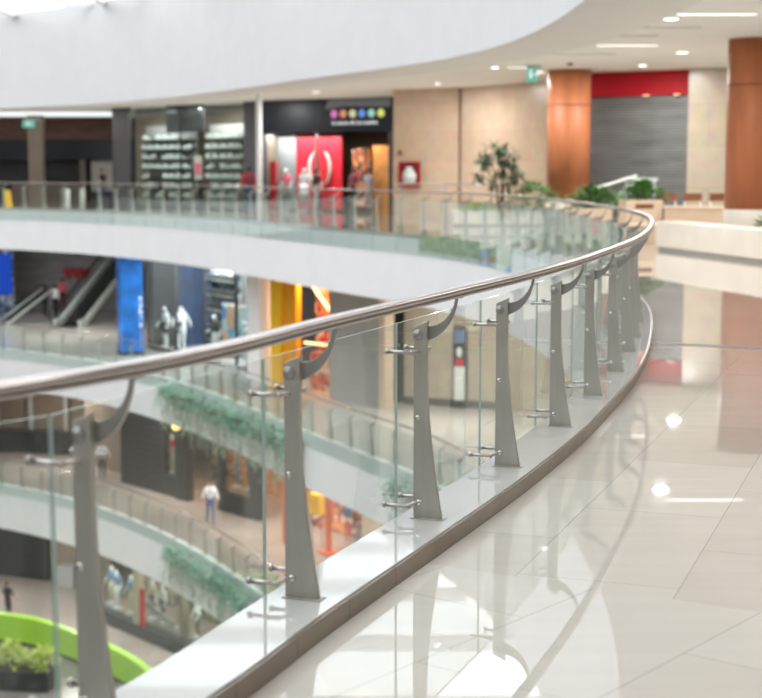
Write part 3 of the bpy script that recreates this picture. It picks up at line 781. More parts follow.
def figure(name, label, cat, loc, rz, cols, pose=None, scale=1., group=None, hair=True, extra=None, stand=False):
    t = thing(name, label, cat, loc, rz, group); t.scale = (scale,)*3
    body_mesh(pose or {}, cols).build('body', [M[cols['shirt']], M[cols['skin']], M[cols['legs']], M[cols['shoes']]], t)
    if hair:
        m = MB(); m.ell((0,.006,1.660), (.088,.100,.075), 14, 10, zmin=-.25); m.ell((0,.045,1.60), (.078,.058,.075), 12, 8); m.build('hair', 'hair', t)
    if stand: MB().lathe([(.26,-.03),(.26,.0),(.24,.012)], 20).build('stand', 'greyc', t)
    for e in (extra or ()):
        if e == 'backpack':
            m = MB(); m.box(-.15,.15,.10,.27,1.0,1.42); b = m.build('backpack', 'maroon', t, bevel=.05, seg=3)
            for sx in (-1,1): MB().tube([(.1*sx,.12,1.40),(.1*sx,.02,1.475),(.11*sx,-.125,1.36),(.13*sx,-.06,1.12)], .015, 6).build('strap', 'maroon', b)
        if e == 'tie': m = MB(); m.plate([(-.02,1.44),(.02,1.44),(.032,1.12),(0,1.06),(-.032,1.12)], -.142, -.135); m.build('tie', 'tie', t)
        if e == 'cap': m = MB(); m.ell((0,0,1.67), (.092,.104,.07), 14, 8, zmin=-.1); m.box(-.06,.06,-.18,-.08,1.665,1.68); m.build('cap', cols.get('capmat', 'navyc'), t)
        if e == 'skirt': MB().lathe([(.26,.45),(.21,.75),(.15,1.06)], 18).build('skirt', cols['shirt'], t)
        if e == 'shorts': m = MB(); [m.tube([(.085*sx,0,.96),(.095*sx,-.02,.60)], [.125,.105], 12) for sx in (-1,1)]; m.lathe([(.14,.9),(.155,1.0),(.145,1.06)], 16); m.build('shorts', 'blackc', t)
    return t
def P(shirt, legs, skin='skin', shoes='shoe', **k): return dict(shirt=shirt, legs=legs, skin=skin, shoes=shoes, **k)
MAN = 'mannequin'

# upper floor
figure('person', 'person in red shirt with maroon backpack beside the white pole', 'person', (-4.72,54.0,0), R(195), P('shirtr','navyc'), dict(stride=.12, larm=(.05,.05)), 1.04, extra=('backpack',))
figure('person', 'person in dark clothes standing left of the dark shop pillar', 'person', (-12.85,69.6,0), R(60), P('blackc','navyc', sleeve='skin'), dict(rarm=(.25,.02)), 1.0)

# ------------------------------------------------------------------ storefront helper
def front(label, p0, p1, zf, h, cat='storefront', name='storefront'):
    d = Vector(p1)-Vector(p0)
    return thing(name, label, cat, (p0[0], p0[1], zf), math.atan2(d.y, d.x)), d.length
def world(t, x, y, z=0):
    c, s = math.cos(t.rotation_euler.z), math.sin(t.rotation_euler.z); l = t.location
    return (l.x+c*x-s*y, l.y+s*x+c*y, l.z+z)
def inlamp(t, x, y, z, e, sx=2., sy=1., col=(1,1,1)):
    return lamp('AREA', world(t, x, y, z), e, sx, sy, col, (0,0,t.rotation_euler.z))
def shell(t, W, D, h, wall, back=None, x0=0.):
    MB().box(x0,W,D,D+.1,0,h).build('back_wall', back or wall, t)
    for a in (x0, W-.1): MB().box(a,a+.1,.2,D,0,h).build('side_wall', wall, t)
def text(body, size, mat, parent, loc, align='CENTER'):
    c = bpy.data.curves.new('lettering', 'FONT'); c.body = body; c.size = size; c.align_x = align; c.align_y = 'CENTER'; c.extrude = .006
    o = bpy.data.objects.new('lettering', c); COL.objects.link(o); dg = bpy.context.evaluated_depsgraph_get(); dg.update(); me = bpy.data.meshes.new_from_object(o.evaluated_get(dg)); bpy.data.objects.remove(o)
    o = bpy.data.objects.new('lettering', me); COL.objects.link(o); me.materials.clear(); me.materials.append(M[mat]); o.parent = parent; o.location = loc; o.rotation_euler = (R(90),0,0)
    return o

# --- shoe shop, upper floor
H3 = 4.395
t, W = front('charcoal framed shoe shop front with a tall glass window', (-12.1,67.9), (-5.05,61.3), 0, H3)
MB().box(0.1,1.3,0,.12,0,H3).build('left_pier', 'dark', t); MB().box(W-.75,W+.1,0,.12,0,H3).build('right_pier', 'dark', t)
MB().box(1.3,W-.75,.06,.075,.1,H3).build('window_pane', 'sglass', t)
MB().box(1.3,W-.75,.02,.12,0,.1).build('sill', 'black', t)
m = MB(); m.box(4.75,4.80,.03,.1,.1,H3); m.build('mullion', 'black', t)
MB().box(3.61,6.05,.25,.33,3.25,H3).build('hanging_panel', 'dark', t)
MB().box(-.3,W,1.6,1.7,0,H3).build('back_wall', 'brownwall', t)
inlamp(t, 2.8, .5, 4.2, 80, 3, .6); inlamp(t, 6.8, .5, 4.2, 80, 2, .6)
SHOE = t
def shelf_unit(label, x0, x1, y, rows, zb, dz, mat='paleboard'):
    u = thing('display_shelf', label, 'shelf', world(SHOE, (x0+x1)/2, y), SHOE.rotation_euler.z); w = (x1-x0)/2
    MB().box(-w,w,.3,.36,0,zb+rows*dz+.2).build('back_panel', mat, u)
    for k in range(rows): MB().box(-w,w,-.1,.3,zb+k*dz-.04,zb+k*dz).build('shelf_board', 'black', u)
    return u
shelf_unit('left display shelf wall of white shoes behind the shoe shop glass', .9, 4.45, .95, 7, .45, .42, 'greywall')
shelf_unit('right display shelf wall of white shoes behind the shoe shop glass', 5.3, 7.85, .95, 7, .45, .42, 'paleboard')
def make_shoe(label, group):
    o = MB(); pr = [(-.14,.0),(.15,.0),(.17,.03),(.15,.06),(.06,.09),(-.02,.15),(-.12,.15),(-.15,.08)]
    s_ = 1.2
    o.plate([(x*s_, z*s_*1.25) for x, z in pr], -.07, .07)
    ob = o.build('shoe', 'whitegoods', bevel=.02); tag(ob, label, 'shoe', group); return ob
shoe0 = None
for side, x0, x1, n in (('left', 1.0, 4.35, 7), ('right', 5.4, 7.75, 5)):
    for k in range(7):
        for q in range(n):
            if rnd.random() < .1: continue
            lab = f'white shoe on the {["lowest","second lowest","third lowest","middle","third highest","second highest","top"][k]} board of the {side} shoe shelf'
            g = f'shoes on {side} shelf board {["one","two","three","four","five","six","seven"][k]}'
            loc = world(SHOE, x0+(x1-x0)*(q+.5)/n+rnd.uniform(-.05,.05), .97, .452+.42*k)
            if shoe0 is None: shoe0 = make_shoe(lab, g); o = shoe0
            else: o = shoe0.copy(); COL.objects.link(o); o['label'] = lab; o['group'] = g
            o.location = loc; o.rotation_euler = (0,0,SHOE.rotation_euler.z+R(rnd.choice((20,30,-150))))
t2 = thing('poster', 'small red and white poster hanging between the shoe shelves', 'poster', world(SHOE, 4.92, .9, 1.25), SHOE.rotation_euler.z)
MB().box(-.26,.26,0,.03,0,1.0).build('sheet', 'paleboard', t2); MB().box(-.2,.2,-.01,-.002,.2,.7).build('print', 'pink', t2)
# white pole
tag(MB().lathe([(.11,0),(.11,4.4)], 20, c=(-4.34,53.9,0)).build('pole', 'white'), 'slim white pole between the shoe shop and the red shop', 'pole')

# --- red shop, upper floor
t, W = front('dark navy shop front with coloured discs and a red display', (-4.85,60.9), (.42,57.3), 0, H3)
HDR = 3.12
MB().box(0,W,-.05,.25,HDR,H3).build('sign_board', 'navy', t)
MB().add([(2.9,-.10,3.75),(3.3,-.10,4.0),(3.45,-.10,4.36),(W,-.10,4.36),(W,-.10,4.02),(4.2,-.10,4.08),(3.6,-.10,4.0)], [(6,5,4,3,2,1)], 0).build('canopy_pattern', 'greycanopy', t)
for k, (c, n_) in enumerate((((.75,.22,.55),'pink'), ((.75,.33,.16),'orange'), ((.72,.68,.42),'cream'), ((.16,.33,.78),'blue'), ((.36,.72,.60),'mint'), ((.78,.82,.20),'lime'))):
    d = MB().lathe([(.155,0),(.155,.03)], 20, mat=Matrix.Translation((3.72+.44*k,-.06,3.80)) @ Matrix.Rotation(R(90),4,'X')).build('logo_disc', emat('disc_'+n_, c, .9), t)
    d['label'] = n_+' disc'
x = 3.62
for word in 'la marca de los sueños'.split():
    o = text(word, .235, 'wsign', t, (x,-.07,3.46), 'LEFT'); x += o.dimensions.x+.085
for a, b in ((0,.14),(W-.14,W)): MB().box(a,b,-.03,.25,0,HDR).build('pier', 'dark', t)
MB().box(.14,3.5,.06,.08,.06,HDR).build('window_pane', 'sglass', t)
MB().box(2.75,2.80,0,.14,0,HDR).build('mullion', 'arm', t)
m = MB(); m.box(0.1,W,5.6,5.7,0,H3).box(0,.1,.3,5.6,0,H3).box(W-.1,W,.3,5.6,0,H3); m.build('inner_wall', 'brownwall', t)
MB().box(1.05,3.30,1.0,1.06,.1,2.95).build('red_display_board', 'redbright', t)
MB().box(-.05,1.02,1.0,1.06,.1,3.0).build('pale_display_board', 'greyc', t)
MB().box(-.05,.42,.45,.53,.1,2.0).build('red_banner', 'redbright', t)
br = MB()
for sx, cx in ((1,1.86),(-1,2.62)):
    pts = []
    for k in range(11):
        a = R(-52+104*k/10); pts.append((cx+sx*(.55-.68*math.cos(a)), .98, 1.72+.85*math.sin(a)))
    br.tube(pts, [.012,.03,.05,.06,.068,.07,.068,.06,.05,.03,.012], 8)
br.build('bracket_logo', 'whitegoods', t)
MB().box(4.6,5.35,1.3,1.4,0,2.6).build('warm_panel', 'warmwood', t); MB().box(3.75,4.35,1.1,1.5,.2,2.5).build('goods_rack', 'goods', t)
inlamp(t, 1.6, .5, 3.05, 156, 3, .5); inlamp(t, 4.6, .8, 3.05, 62, 1., 1., (1,.75,.45))
RED = t
for lab, x, y, c, e, rz in (('mannequin in a pink top in the red shop window', .9, .5, P('pink','greyc',MAN,MAN), (), 0), ('mannequin in a white dress before the red board', 1.8, .55, P('shirtw','greyc',MAN,MAN), ('skirt',), 10),
                            ('mannequin with a blue cap before the red board', 2.42, .6, P('redbright','navyc',MAN,'shoe', capmat='tie'), ('cap',), -10)):
    figure('mannequin', lab, 'mannequin', world(RED, x, y, .03), RED.rotation_euler.z+R(rz), c, dict(larm=(.05,.05)), 1.0, 'mannequins of the red shop', hair=False, extra=e, stand=True)
figure('person', 'person in a dark coat standing at the red shop entrance', 'person', world(RED, 3.45, -.9), RED.rotation_euler.z+R(160), P('blackc','greyc'), dict(stride=.08), .98)
figure('person', 'person in a maroon top entering the red shop', 'person', world(RED, 4.15, .6), RED.rotation_euler.z+R(170), P('maroon','blackc'), dict(stride=.15), 1.0)
figure('person', 'person in grey standing inside the red shop doorway', 'person', world(RED, 4.75, .8), RED.rotation_euler.z, P('greyc','greyc'), dict(), 1.0)

# --- far left of the upper floor: restaurant front, pillar, ceiling brightened by a glowing sheet
t, W = front('dark restaurant front with brown slatted fascia at the far left', (-34,81), (-12.4,81), 0, H3)
MB().box(0,W,0,.2,3.25,H3).build('slatted_fascia', 'woodslat', t); MB().box(0,W,.3,.4,2.2,3.25).build('dark_sign_band', 'navy', t)
MB().box(0,W,1.6,1.7,0,2.2).build('dark_glazing', 'black', t)
MB().box(17.8,18.1,.2,.5,0,2.2).build('wood_post', 'brownwall', t); MB().box(18.35,19.5,.6,.65,.5,2.15).build('pale_poster', 'paleboard', t)
m = MB(); m.box(10.6,12.4,.8,1.2,0,1.0).box(14,18,.8,1.2,0,.95); m.build('counter', 'brownwall', t)
tag(MB().box(-.36,.36,-.3,.3,0,H3).build('pillar', 'brownwall'), 'square brown pillar before the dark restaurant front', 'pillar'); bpy.data.objects['pillar'].location = (-17.35,76.2,0)
t = thing('ceiling_glow_sheet', 'long glowing sheet imitating the brightly lit ceiling at the far left', 'ceiling light', (-22.5,75,4.4))
MB().box(-10,9.6,-2.6,2.6,-.03,0).build('glow_face', 'ceilglow', t)  # glow stands in for light falling on the white ceiling
wallseg('wall_stone.004', (-12.3,81), (.5,81), 0, 4.4, .4, 'brownwall')
t = thing('cleaning_sign', 'yellow wet floor stand at the far left edge behind the glass', 'floor sign', (-16.0,64.6,0), R(20))
MB().add([(-.18,-.2,0),(.18,-.2,0),(.12,0,.8),(-.12,0,.8),(-.18,-.18,0),(.18,-.18,0),(.12,.02,.8),(-.12,.02,.8)], [(0,1,2,3),(7,6,5,4),(0,4,5,1),(1,5,6,2),(2,6,7,3),(3,7,4,0)]).build('front_board', 'yellow', t)
MB().add([(-.18,.2,0),(.18,.2,0),(.12,.0,.79),(-.12,.0,.79),(-.18,.18,0),(.18,.18,0),(.12,-.02,.79),(-.12,-.02,.79)], [(3,2,1,0),(4,5,6,7),(1,5,4,0),(2,6,5,1),(3,7,6,2),(0,4,7,3)]).build('rear_board', 'yellow', t)
for i, x in enumerate((-13.2,-12.6)):
    t = thing('bollard', ['left','right'][i]+' white waist high bollard behind the upper far balustrade', 'bollard', (x,63.5+.1*i,0)); MB().lathe([(.10,0),(.10,.78),(.07,.86)], 14).build('shaft', 'whitegoods', t); MB().lathe([(.14,0),(.14,.03)], 14).build('foot', 'greyc', t)

# ------------------------------------------------------------------ middle gallery
H2 = 4.23
# back wall with red marks and the escalator
wallseg('wall_ribbed', (-20.6,82.0), (-9.0,81.0), Z2, C2, .3, 'panelgrey')
wallseg('wall_ribbed.001', (-22.6,80), (-20.4,81.5), Z2, C2, .3, 'brownwall')
tag(MB().box(-.55,.55,-.05,.05,-.4,.4).build('wall_picture', 'maroon'), 'dark red framed board high on the grey ribbed wall', 'picture'); bpy.data.objects['wall_picture'].location = (-16.0,81.4,-2.5)
t = thing('wall_mark', 'red painted heart shaped mark on the grey ribbed wall', 'wall sign', (-16.6,81.5,-3.9), R(-5))
m = MB()
for a in (-.45,.05,.5): m.plate([(a-.28,.1),(a-.1,.32),(a+.05,.15),(a+.2,.32),(a+.34,.1),(a+.03,-.4)], -.06, -.03)
m.build('painted_shape', 'redbright', t)
def escalator(label, x, y, zf, rz):
    t = thing('escalator', label, 'escalator', (x, y, zf), rz)
    run, rise = 6.3, 3.62
    m = MB(); n = 18
    for k in range(n):
        z = rise*(k+1)/n; m.box(-.5,.5,run*k/n+.6,run*(k+1)/n+.6,max(0,z-.45),z)
    m.box(-.6,.6,-.6,.6,0,.03); m.build('steps', 'black', t)
    for sx in (-1,1):
        MB().add([(sx*.62,.0,.0),(sx*.62,.6,.0),(sx*.62,run+.6,rise),(sx*.62,run+.6,rise+.3),(sx*.62,.6,.35),(sx*.62,0,.3),
                  (sx*.75,.0,.0),(sx*.75,.6,.0),(sx*.75,run+.6,rise),(sx*.75,run+.6,rise+.3),(sx*.75,.6,.35),(sx*.75,0,.3)],
                 [(0,1,2,3,4,5),(11,10,9,8,7,6)]+[(k,(k+1) % 6+0,(k+1) % 6+6,k+6) for k in range(6)]).build('side_skirt', 'whitegoods', t)
        MB().add([(sx*.68,.0,.3),(sx*.68,.6,.35),(sx*.68,run+.6,rise+.3),(sx*.68,run+.6,rise+.9),(sx*.68,.6,.95),(sx*.68,0,.9)], [(0,1,2,3,4,5)]).build('glass_side', 'sglass', t)
        MB().tube([(sx*.68,-.1,.12),(sx*.68,-.36,.3),(sx*.68,-.42,.6),(sx*.68,-.3,.88),(sx*.68,.0,.98),(sx*.68,.6,1.0),(sx*.68,run+.6,rise+.95)], .05, 8).build('rubber_handrail', 'black', t)
    return t
escalator('escalator rising behind the middle gallery left of the blue pillar', -15.3, 72.6, Z2, R(-20))
escalator('short second escalator landing at the left of the rising escalator', -18.7, 73.2, Z2+.02, R(-30)).scale = (.5,.5,.4)
figure('person', 'person in a maroon top near the foot of the escalator', 'person', (-17.35,77.2,Z2), R(170), P('maroon','blackc'), dict(stride=.08), 1.0)
figure('person', 'person in a pale top near the foot of the escalator', 'person', (-16.55,76.0,Z2), R(150), P('shirtw','blackc', sleeve='shirt'), dict(stride=.1), 1.04)
figure('person', 'person in a pink top farther behind near the ribbed wall', 'person', (-16.8,79.0,Z2), R(10), P('pink','maroon'), dict(), 1.1)
# blue lit booth
t, W = front('blue lit booth front at the left of the middle gallery', (-25.,76.), (-19.0,77.0), Z2, H2)
MB().box(-3,W,1.6,1.7,0,H2).build('back_wall', 'goodsb', t)
for k in range(4): MB().box(1.2+1.25*k,1.42+1.25*k,.9,1.0,.0,H2).build('lit_strip', 'purple', t)
MB().box(.0,W-2,1.2,1.25,2.4,2.8).build('red_sign', 'red', t)
MB().box(3.5,6,1.45,1.5,1.1,3.2).build('blue_panel', 'bluelit', t)
MB().ell((5.1,1.1,2.95),(.16,.1,.16)).build('spot_lamp', 'spot', t)
BOO = t
c0 = None
for k in range(4):
    lab = ['leftmost', 'second from left', 'third from left', 'rightmost'][k]+' blue counter with glowing white top in the blue booth'
    if c0 is None:
        c0 = thing('counter', lab, 'counter', world(BOO, .7, -.3), BOO.rotation_euler.z, 'blue counters of the booth')
        MB().box(-.34,.34,-.3,.3,0,1.15).build('body', 'plastic_blue', c0); MB().box(-.30,.30,-.31,.25,1.15,1.33).build('lit_top', 'whitelit', c0)
        MB().box(-.30,.30,-.31,-.301,.1,.5).build('lit_front', 'bluelit', c0)
    else: dup(c0, world(BOO, .7+1.3*k, -.3), BOO.rotation_euler.z, lab)
lamp('AREA', (-20,72,C2-.1), 200, 3, 2)
# blue pillar
t = thing('pillar', 'square pillar wrapped in bright blue on the middle gallery', 'pillar', (-10.35,61.6,Z2), R(20)); MB().box(-.46,.46,-.46,.46,0,4.235).build('shaft', 'blue', t); MB().box(-.5,.5,-.5,.5,0,.12).build('foot', 'black', t)
t = thing('lamp_pole', 'thin pole with three white globes beside the blue pillar', 'lamp', (-9.75,60.6,Z2)); MB().tube([(0,0,0),(0,0,2.4)], .025, 8).build('pole', 'arm', t)
for z in (1.3,1.85,2.4): MB().ell((0,0,z),(.06,.06,.06)).build('globe', 'whitelit', t)
# sports shop
t, W = front('glass sports shop front beside the blue pillar', (-9.95,63.6), (-4.35,54.9), Z2, H2)
MB().box(0,W,.05,.07,.1,H2).build('window_pane', 'sglass', t); MB().box(0,W,0,.12,0,.1).build('sill', 'black', t)
for x in (0.,2.7,5.4,8.1): MB().box(x,x+.05,0,.12,0,H2).build('mullion', 'dark', t)
shell(t, W, 5, H2, 'dark', 'goodsb')
MB().box(2.6,6.0,1.9,2.0,.2,3.9).build('grey_wall_panel', 'greywall', t)
inlamp(t, 3, 1.2, H2-.05, 420, 4, 1.5); inlamp(t, 7.5, 1.2, H2-.05, 420, 3, 1.5)
SP = t
for lab, x, y, a, e in (('white mannequin in black shorts nearest the blue pillar', .6, .55, 5, ('shorts',)), ('white mannequin half turned behind the black shorts mannequin', 1.0, 1.1, 70, ('shorts',)),
                     ('white mannequin in the middle of the sports shop window', 2.55, .5, -25, ()), ('white mannequin with black vest right of the shelves', 5.2, .6, 15, ()),
                     ('white mannequin beside the beach poster', 8.0, .5, -10, ('shorts',))):
    c = P('blackc' if 'vest' in lab else 'shirtw', MAN, MAN, MAN, sleeve='skin')
    figure('mannequin', lab, 'mannequin', world(SP, x, y, .03), SP.rotation_euler.z+R(a), c, dict(larm=(.05,.12), rarm=(.1,.1)), 1.05, 'mannequins of the sports shop', hair=False, extra=e, stand=True)
u = thing('display_shelf', 'dark shelf wall of sports goods behind the mannequins', 'shelf', world(SP, 4.25, 1.3), SP.rotation_euler.z)
MB().box(-1.3,1.3,.25,.3,0,3.7).build('back_panel', 'goodsb', u)
for k in range(5): MB().box(-1.3,1.3,-.1,.25,.6+.62*k,.64+.62*k).build('shelf_board', 'arm', u)
g0 = None
for k in range(5):
    for q in range(6):
        lab = f'folded garment on the {["lowest","second","middle","fourth","top"][k]} board of the sports shelf'
        if g0 is None: g0 = MB().box(-.15,.15,-.1,.14,0,.22).build('folded_garment', 'blackc', bevel=.03); o = g0
        else: o = g0.copy(); COL.objects.link(o)
        tag(o, lab, 'clothes', 'folded garments on board '+str(['one','two','three','four','five'][k]))
        o.location = world(SP, 4.25-1.05+.42*q, 1.35, .642+.62*k); o.rotation_euler = (0,0,SP.rotation_euler.z)
t2 = thing('poster', 'large beach poster with blue sky in the sports shop window', 'poster', world(SP, 6.65, .75, .3), SP.rotation_euler.z); MB().box(-1.1,1.2,0,.05,0,2.0).build('print', 'photo', t2); MB().box(-1.14,1.24,.05,.08,-.04,2.04).build('backing', 'arm', t2)
# white pillar, yellow portal, warm shop, grey wall
tag(MB().box(-.38,.38,-.3,.3,0,H2).build('pillar', 'white'), 'white square pillar right of the sports shop', 'pillar'); o = bpy.data.objects['pillar.002'] if 'pillar.002' in bpy.data.objects else [x for x in bpy.data.objects if x.get('label') == 'white square pillar right of the sports shop'][0]
o.location = (-4.25,52.6,Z2); o.rotation_euler = (0,0,R(-50))
t, W = front('bright yellow shop portal with warm lit interior on the middle gallery', (-3.85,51.9), (-1.75,49.7), Z2, H2)
MB().box(0,.55,0,.3,0,H2).build('yellow_jamb', 'yellow', t); MB().box(.55,1.25,0.12,.34,0,H2).build('amber_panel', 'amber', t)
MB().box(.9,W+.3,1.3,1.4,0,H2).build('back_wall', 'goods', t); MB().box(W+.2,W+.3,.3,1.3,0,H2).build('side_wall', 'orange', t)
MB().box(1.3,W+.1,.7,1.1,0,1.3).build('goods_stack', 'goods', t)
inlamp(t, 2.1, .65, H2-.1, 150, 1.2, .6, (1,.62,.3))
b0 = None
for k in range(9):
    p = world(t, 1.95+.11*k, .22, 3.72-.10*k)
    if b0 is None: b0 = MB().ell((0,0,0),(.06,.06,.06),10,8).build('bulb', 'bulb'); o = b0
    else: o = b0.copy(); COL.objects.link(o)
    tag(o, 'glowing bulb in the sloping string inside the yellow portal shop', 'bulb', 'string of bulbs in the yellow portal shop'); o.location = p
b1 = None
for k in range(10):
    o = b0.copy(); COL.objects.link(o); tag(o, 'glowing bulb of the low row inside the yellow portal shop', 'bulb', 'low row of bulbs in the yellow portal shop'); o.location = world(t, 1.35+.17*k, .45, 1.66); o.scale = (.7,.7,.7)
wallseg('wall_grey', (-1.72,49.3), (-.06,47.2), Z2, C2, .4, 'greywall')
wallseg('trim_8', (-.06,47.2), (.12,47.0), Z2, C2, .4, 'bench')
wallseg('wall_dark', (.35,48.7), (.95,48.5), Z2, C2, .3, 'black')
wallseg('wall_beige', (.75,48.2), (3.9,46.9), Z2, C2, .3, 'beige')
wallseg('wall_beige.001', (3.9,46.9), (10,42), Z2, C2, .3, 'beige')
wallseg('baseboard_beige', (.75,48.17), (3.9,46.87), Z2, Z2+.25, .02, 'dark')
t = thing('display_case', 'narrow dark display case with red and white goods in the beige wall', 'display case', (2.5,47.28,Z2), math.atan2(-1.3,3.15)); t.scale = (.65,1,.9)
MB().box(-.35,.35,0,.12,.1,2.9).build('frame', 'dark', t); MB().box(-.27,.27,-.03,.0,.3,1.5).build('white_goods', 'whitegoods', t); MB().box(-.2,.2,-.05,-.0,1.55,1.75).build('red_goods', 'redbright', t); MB().ell((0,-.06,2.0),(.14,.08,.2)).build('white_bust', 'whitegoods', t)
MB().box(-.27,.27,-.02,.0,2.35,2.8).build('poster', 'denim', t)

# ------------------------------------------------------------------ lower gallery
H1 = C1-Z1-.005
t, W = front('black slatted shop front with warm lit windows on the lower gallery', (-11.6,64.3), (-4.95,56.9), Z1, H1)
MB().box(0.5,3.6,0,.3,0,H1).build('slatted_wall', 'blackslat', t)
m = MB(); m.box(3.6,W,0,.3,3.4,H1).box(3.6,3.75,0,.3,0,3.4).box(4.75,5.55,-.1,.3,0,3.4).box(7.6,7.8,0,.3,0,3.4).box(9.7,W+.3,0,.3,0,H1); m.build('black_frame', 'black', t)
m = MB(); m.box(3.75,4.75,0,.3,0,.85).box(7.8,9.7,0,.3,0,.8); m.build('stall_riser', 'black', t)
m = MB(); m.box(3.75,4.75,.1,.12,.85,3.4).box(7.8,9.7,.1,.12,.8,3.4); m.build('window_pane', 'sglass', t)
MB().box(3.1,W,3.2,3.3,0,H1).build('back_wall', 'warmwood', t); MB().box(3.3,4.2,.9,1.1,.85,3.0).build('goods_rack', 'goods', t); MB().box(5.0,5.9,1.6,1.8,0,2.6).build('goods_rack', 'goodsd', t)
MB().box(6.6,7.3,1.3,1.5,.9,3.0).build('goods_rack', 'goods', t)
inlamp(t, 4., 1.2, H1-.1, 114, 1.5, 1, (1,.7,.4)); inlamp(t, 7., 1.2, H1-.1, 156, 2.5, 1, (1,.7,.42))
DK = t
for lab, x, y in (('yellow glowing lantern over the left window of the black shop', 5.15, -.25), ('yellow glowing lantern over the door of the black shop', 7.45, -.25)):
    l = thing('lantern', lab, 'lamp', world(DK, x, y, 2.95), DK.rotation_euler.z, 'lanterns of the black shop')
    MB().lathe([(.10,-.02),(.18,.12),(.16,.30),(.06,.38)], 12).build('glass_shade', 'lantern', l); MB().lathe([(.19,.30),(.08,.44),(.02,.5)], 12).build('cap', 'black', l)
    MB().tube([(0,0,.48),(0,.05,.55),(0,.3,.55)], .02, 6).build('bracket', 'black', l)
figure('mannequin', 'mannequin in a tan coat in the right window of the black shop', 'mannequin', world(DK, 7.9, .8, .83), DK.rotation_euler.z, P('tan','greyc',MAN,MAN, sleeve='shirt'), {}, .98, hair=False, stand=True)
figure('mannequin', 'mannequin in a dark jacket in the right window of the black shop', 'mannequin', world(DK, 8.6, .9, .83), DK.rotation_euler.z, P('denim','blackc',MAN,MAN, sleeve='shirt'), {}, .98, hair=False, stand=True)
figure('mannequin', 'mannequin in a red top in the left window of the black shop', 'mannequin', world(DK, 3.75, .5, .83), DK.rotation_euler.z, P('redbright','tan',MAN,MAN), {}, .98, hair=False, stand=True)
figure('person', 'person in white shirt and blue trousers striding past the black shop', 'person', (-6.52,56.2,Z1), R(15), P('shirtw','bluec', sleeve='shirt'), dict(stride=.20, larm=(.1,.05), rarm=(-.08,.05)), 1.0, extra=('tie',))
figure('person', 'person in white shirt with blue tie standing at the brown wall', 'person', (-12.2,64.6,Z1), R(10), P('shirtw','blackc', sleeve='shirt'), dict(stride=.05, larm=(.05,.08), rarm=(.05,.08)), 1.0, extra=('tie',))
wallseg('wall_brown', (-13.6,68.0), (-11.3,65.5), Z1, C1, .3, 'brownwall')
t, W = front('dim beige shop front at the far left of the lower gallery', (-24,72), (-13.8,70), Z1, H1)
MB().box(0,W,.8,.9,0,H1).build('back_wall', 'brownwall', t)
m = MB()
for k in range(6): m.box(1.8*k,1.8*k+.18,.3,.6,0,3.2)
m.build('posts', 'greywall', t); MB().box(0,W,0,.5,3.1,3.5).build('beam', 'black', t); MB().box(0,W,-.8,.7,3.6,H1).build('wood_ceiling', 'warmwood', t); MB().box(4,W,.0,.6,0,1.1).build('dark_counter', 'black', t)
t, W = front('orange framed open shop on the lower gallery', (-3.75,53.6), (.3,49.2), Z1, H1)
MB().box(.36,.66,-.1,.2,0,H1).build('orange_post', 'orange', t); MB().box(.66,W,0,.2,3.9,H1).build('dark_header', 'dark', t); MB().box(4.2,4.6,-.05,.2,2.4,H1).build('orange_panel', 'orange', t); MB().box(4.6,W,-.05,.3,0,H1).build('beige_pier', 'bench', t)
MB().box(-1,W,2.4,2.5,0,H1).build('back_wall', 'goods', t)
inlamp(t, 2., 1.2, H1-.6, 209, 3, 2, (1,.85,.7))
OR = t
def rack(label, x, y, mat, w=.5, h=1.5):
    r_ = thing('clothes_rack', label, 'clothes rack', world(OR, x, y), OR.rotation_euler.z)
    MB().tube([(-w,0,0),(-w,0,h),(w,0,h),(w,0,0)], .02, 6).build('frame', 'arm', r_)
    m = MB()
    for k in range(8): m.box(-w+.05+.12*k*w/.5,-w+.11+.12*k*w/.5,-.2,.2,h-.8,h-.05)
    m.build('garments', mat, r_, bevel=.01)
rack('clothes rack of yellow garments beside the orange post', 1.25, .8, 'yellowc', .28, 1.9); rack('clothes rack of dark garments at the back of the orange shop', 2.2, 1.9, 'denim', .6, 1.7); rack('clothes rack of mixed garments right in the orange shop', 3.3, 1.3, 'goods', .5, 1.6)
s_ = thing('sign_stand', 'tall orange stand on the floor of the orange shop', 'stand', world(OR, 2.58, .2), OR.rotation_euler.z); MB().box(-.12,.12,-.06,.06,.06,2.3).build('panel', 'orange', s_); MB().box(-.34,.34,-.26,.26,0,.06).build('foot', 'orange', s_)
m = MB(); m.ell((0,0,0),(.2,.2,.2)); tag(m.build('lamp_globe', 'redbright'), 'red round lamp hanging in the orange shop', 'lamp'); bpy.data.objects['lamp_globe'].location = world(OR, 1.5, .9, 3.2)
figure('person', 'person in a grey top sitting low inside the orange shop', 'person', world(OR, 3.9, .5), OR.rotation_euler.z+R(40), P('greyc','greyc'), {}, .7)

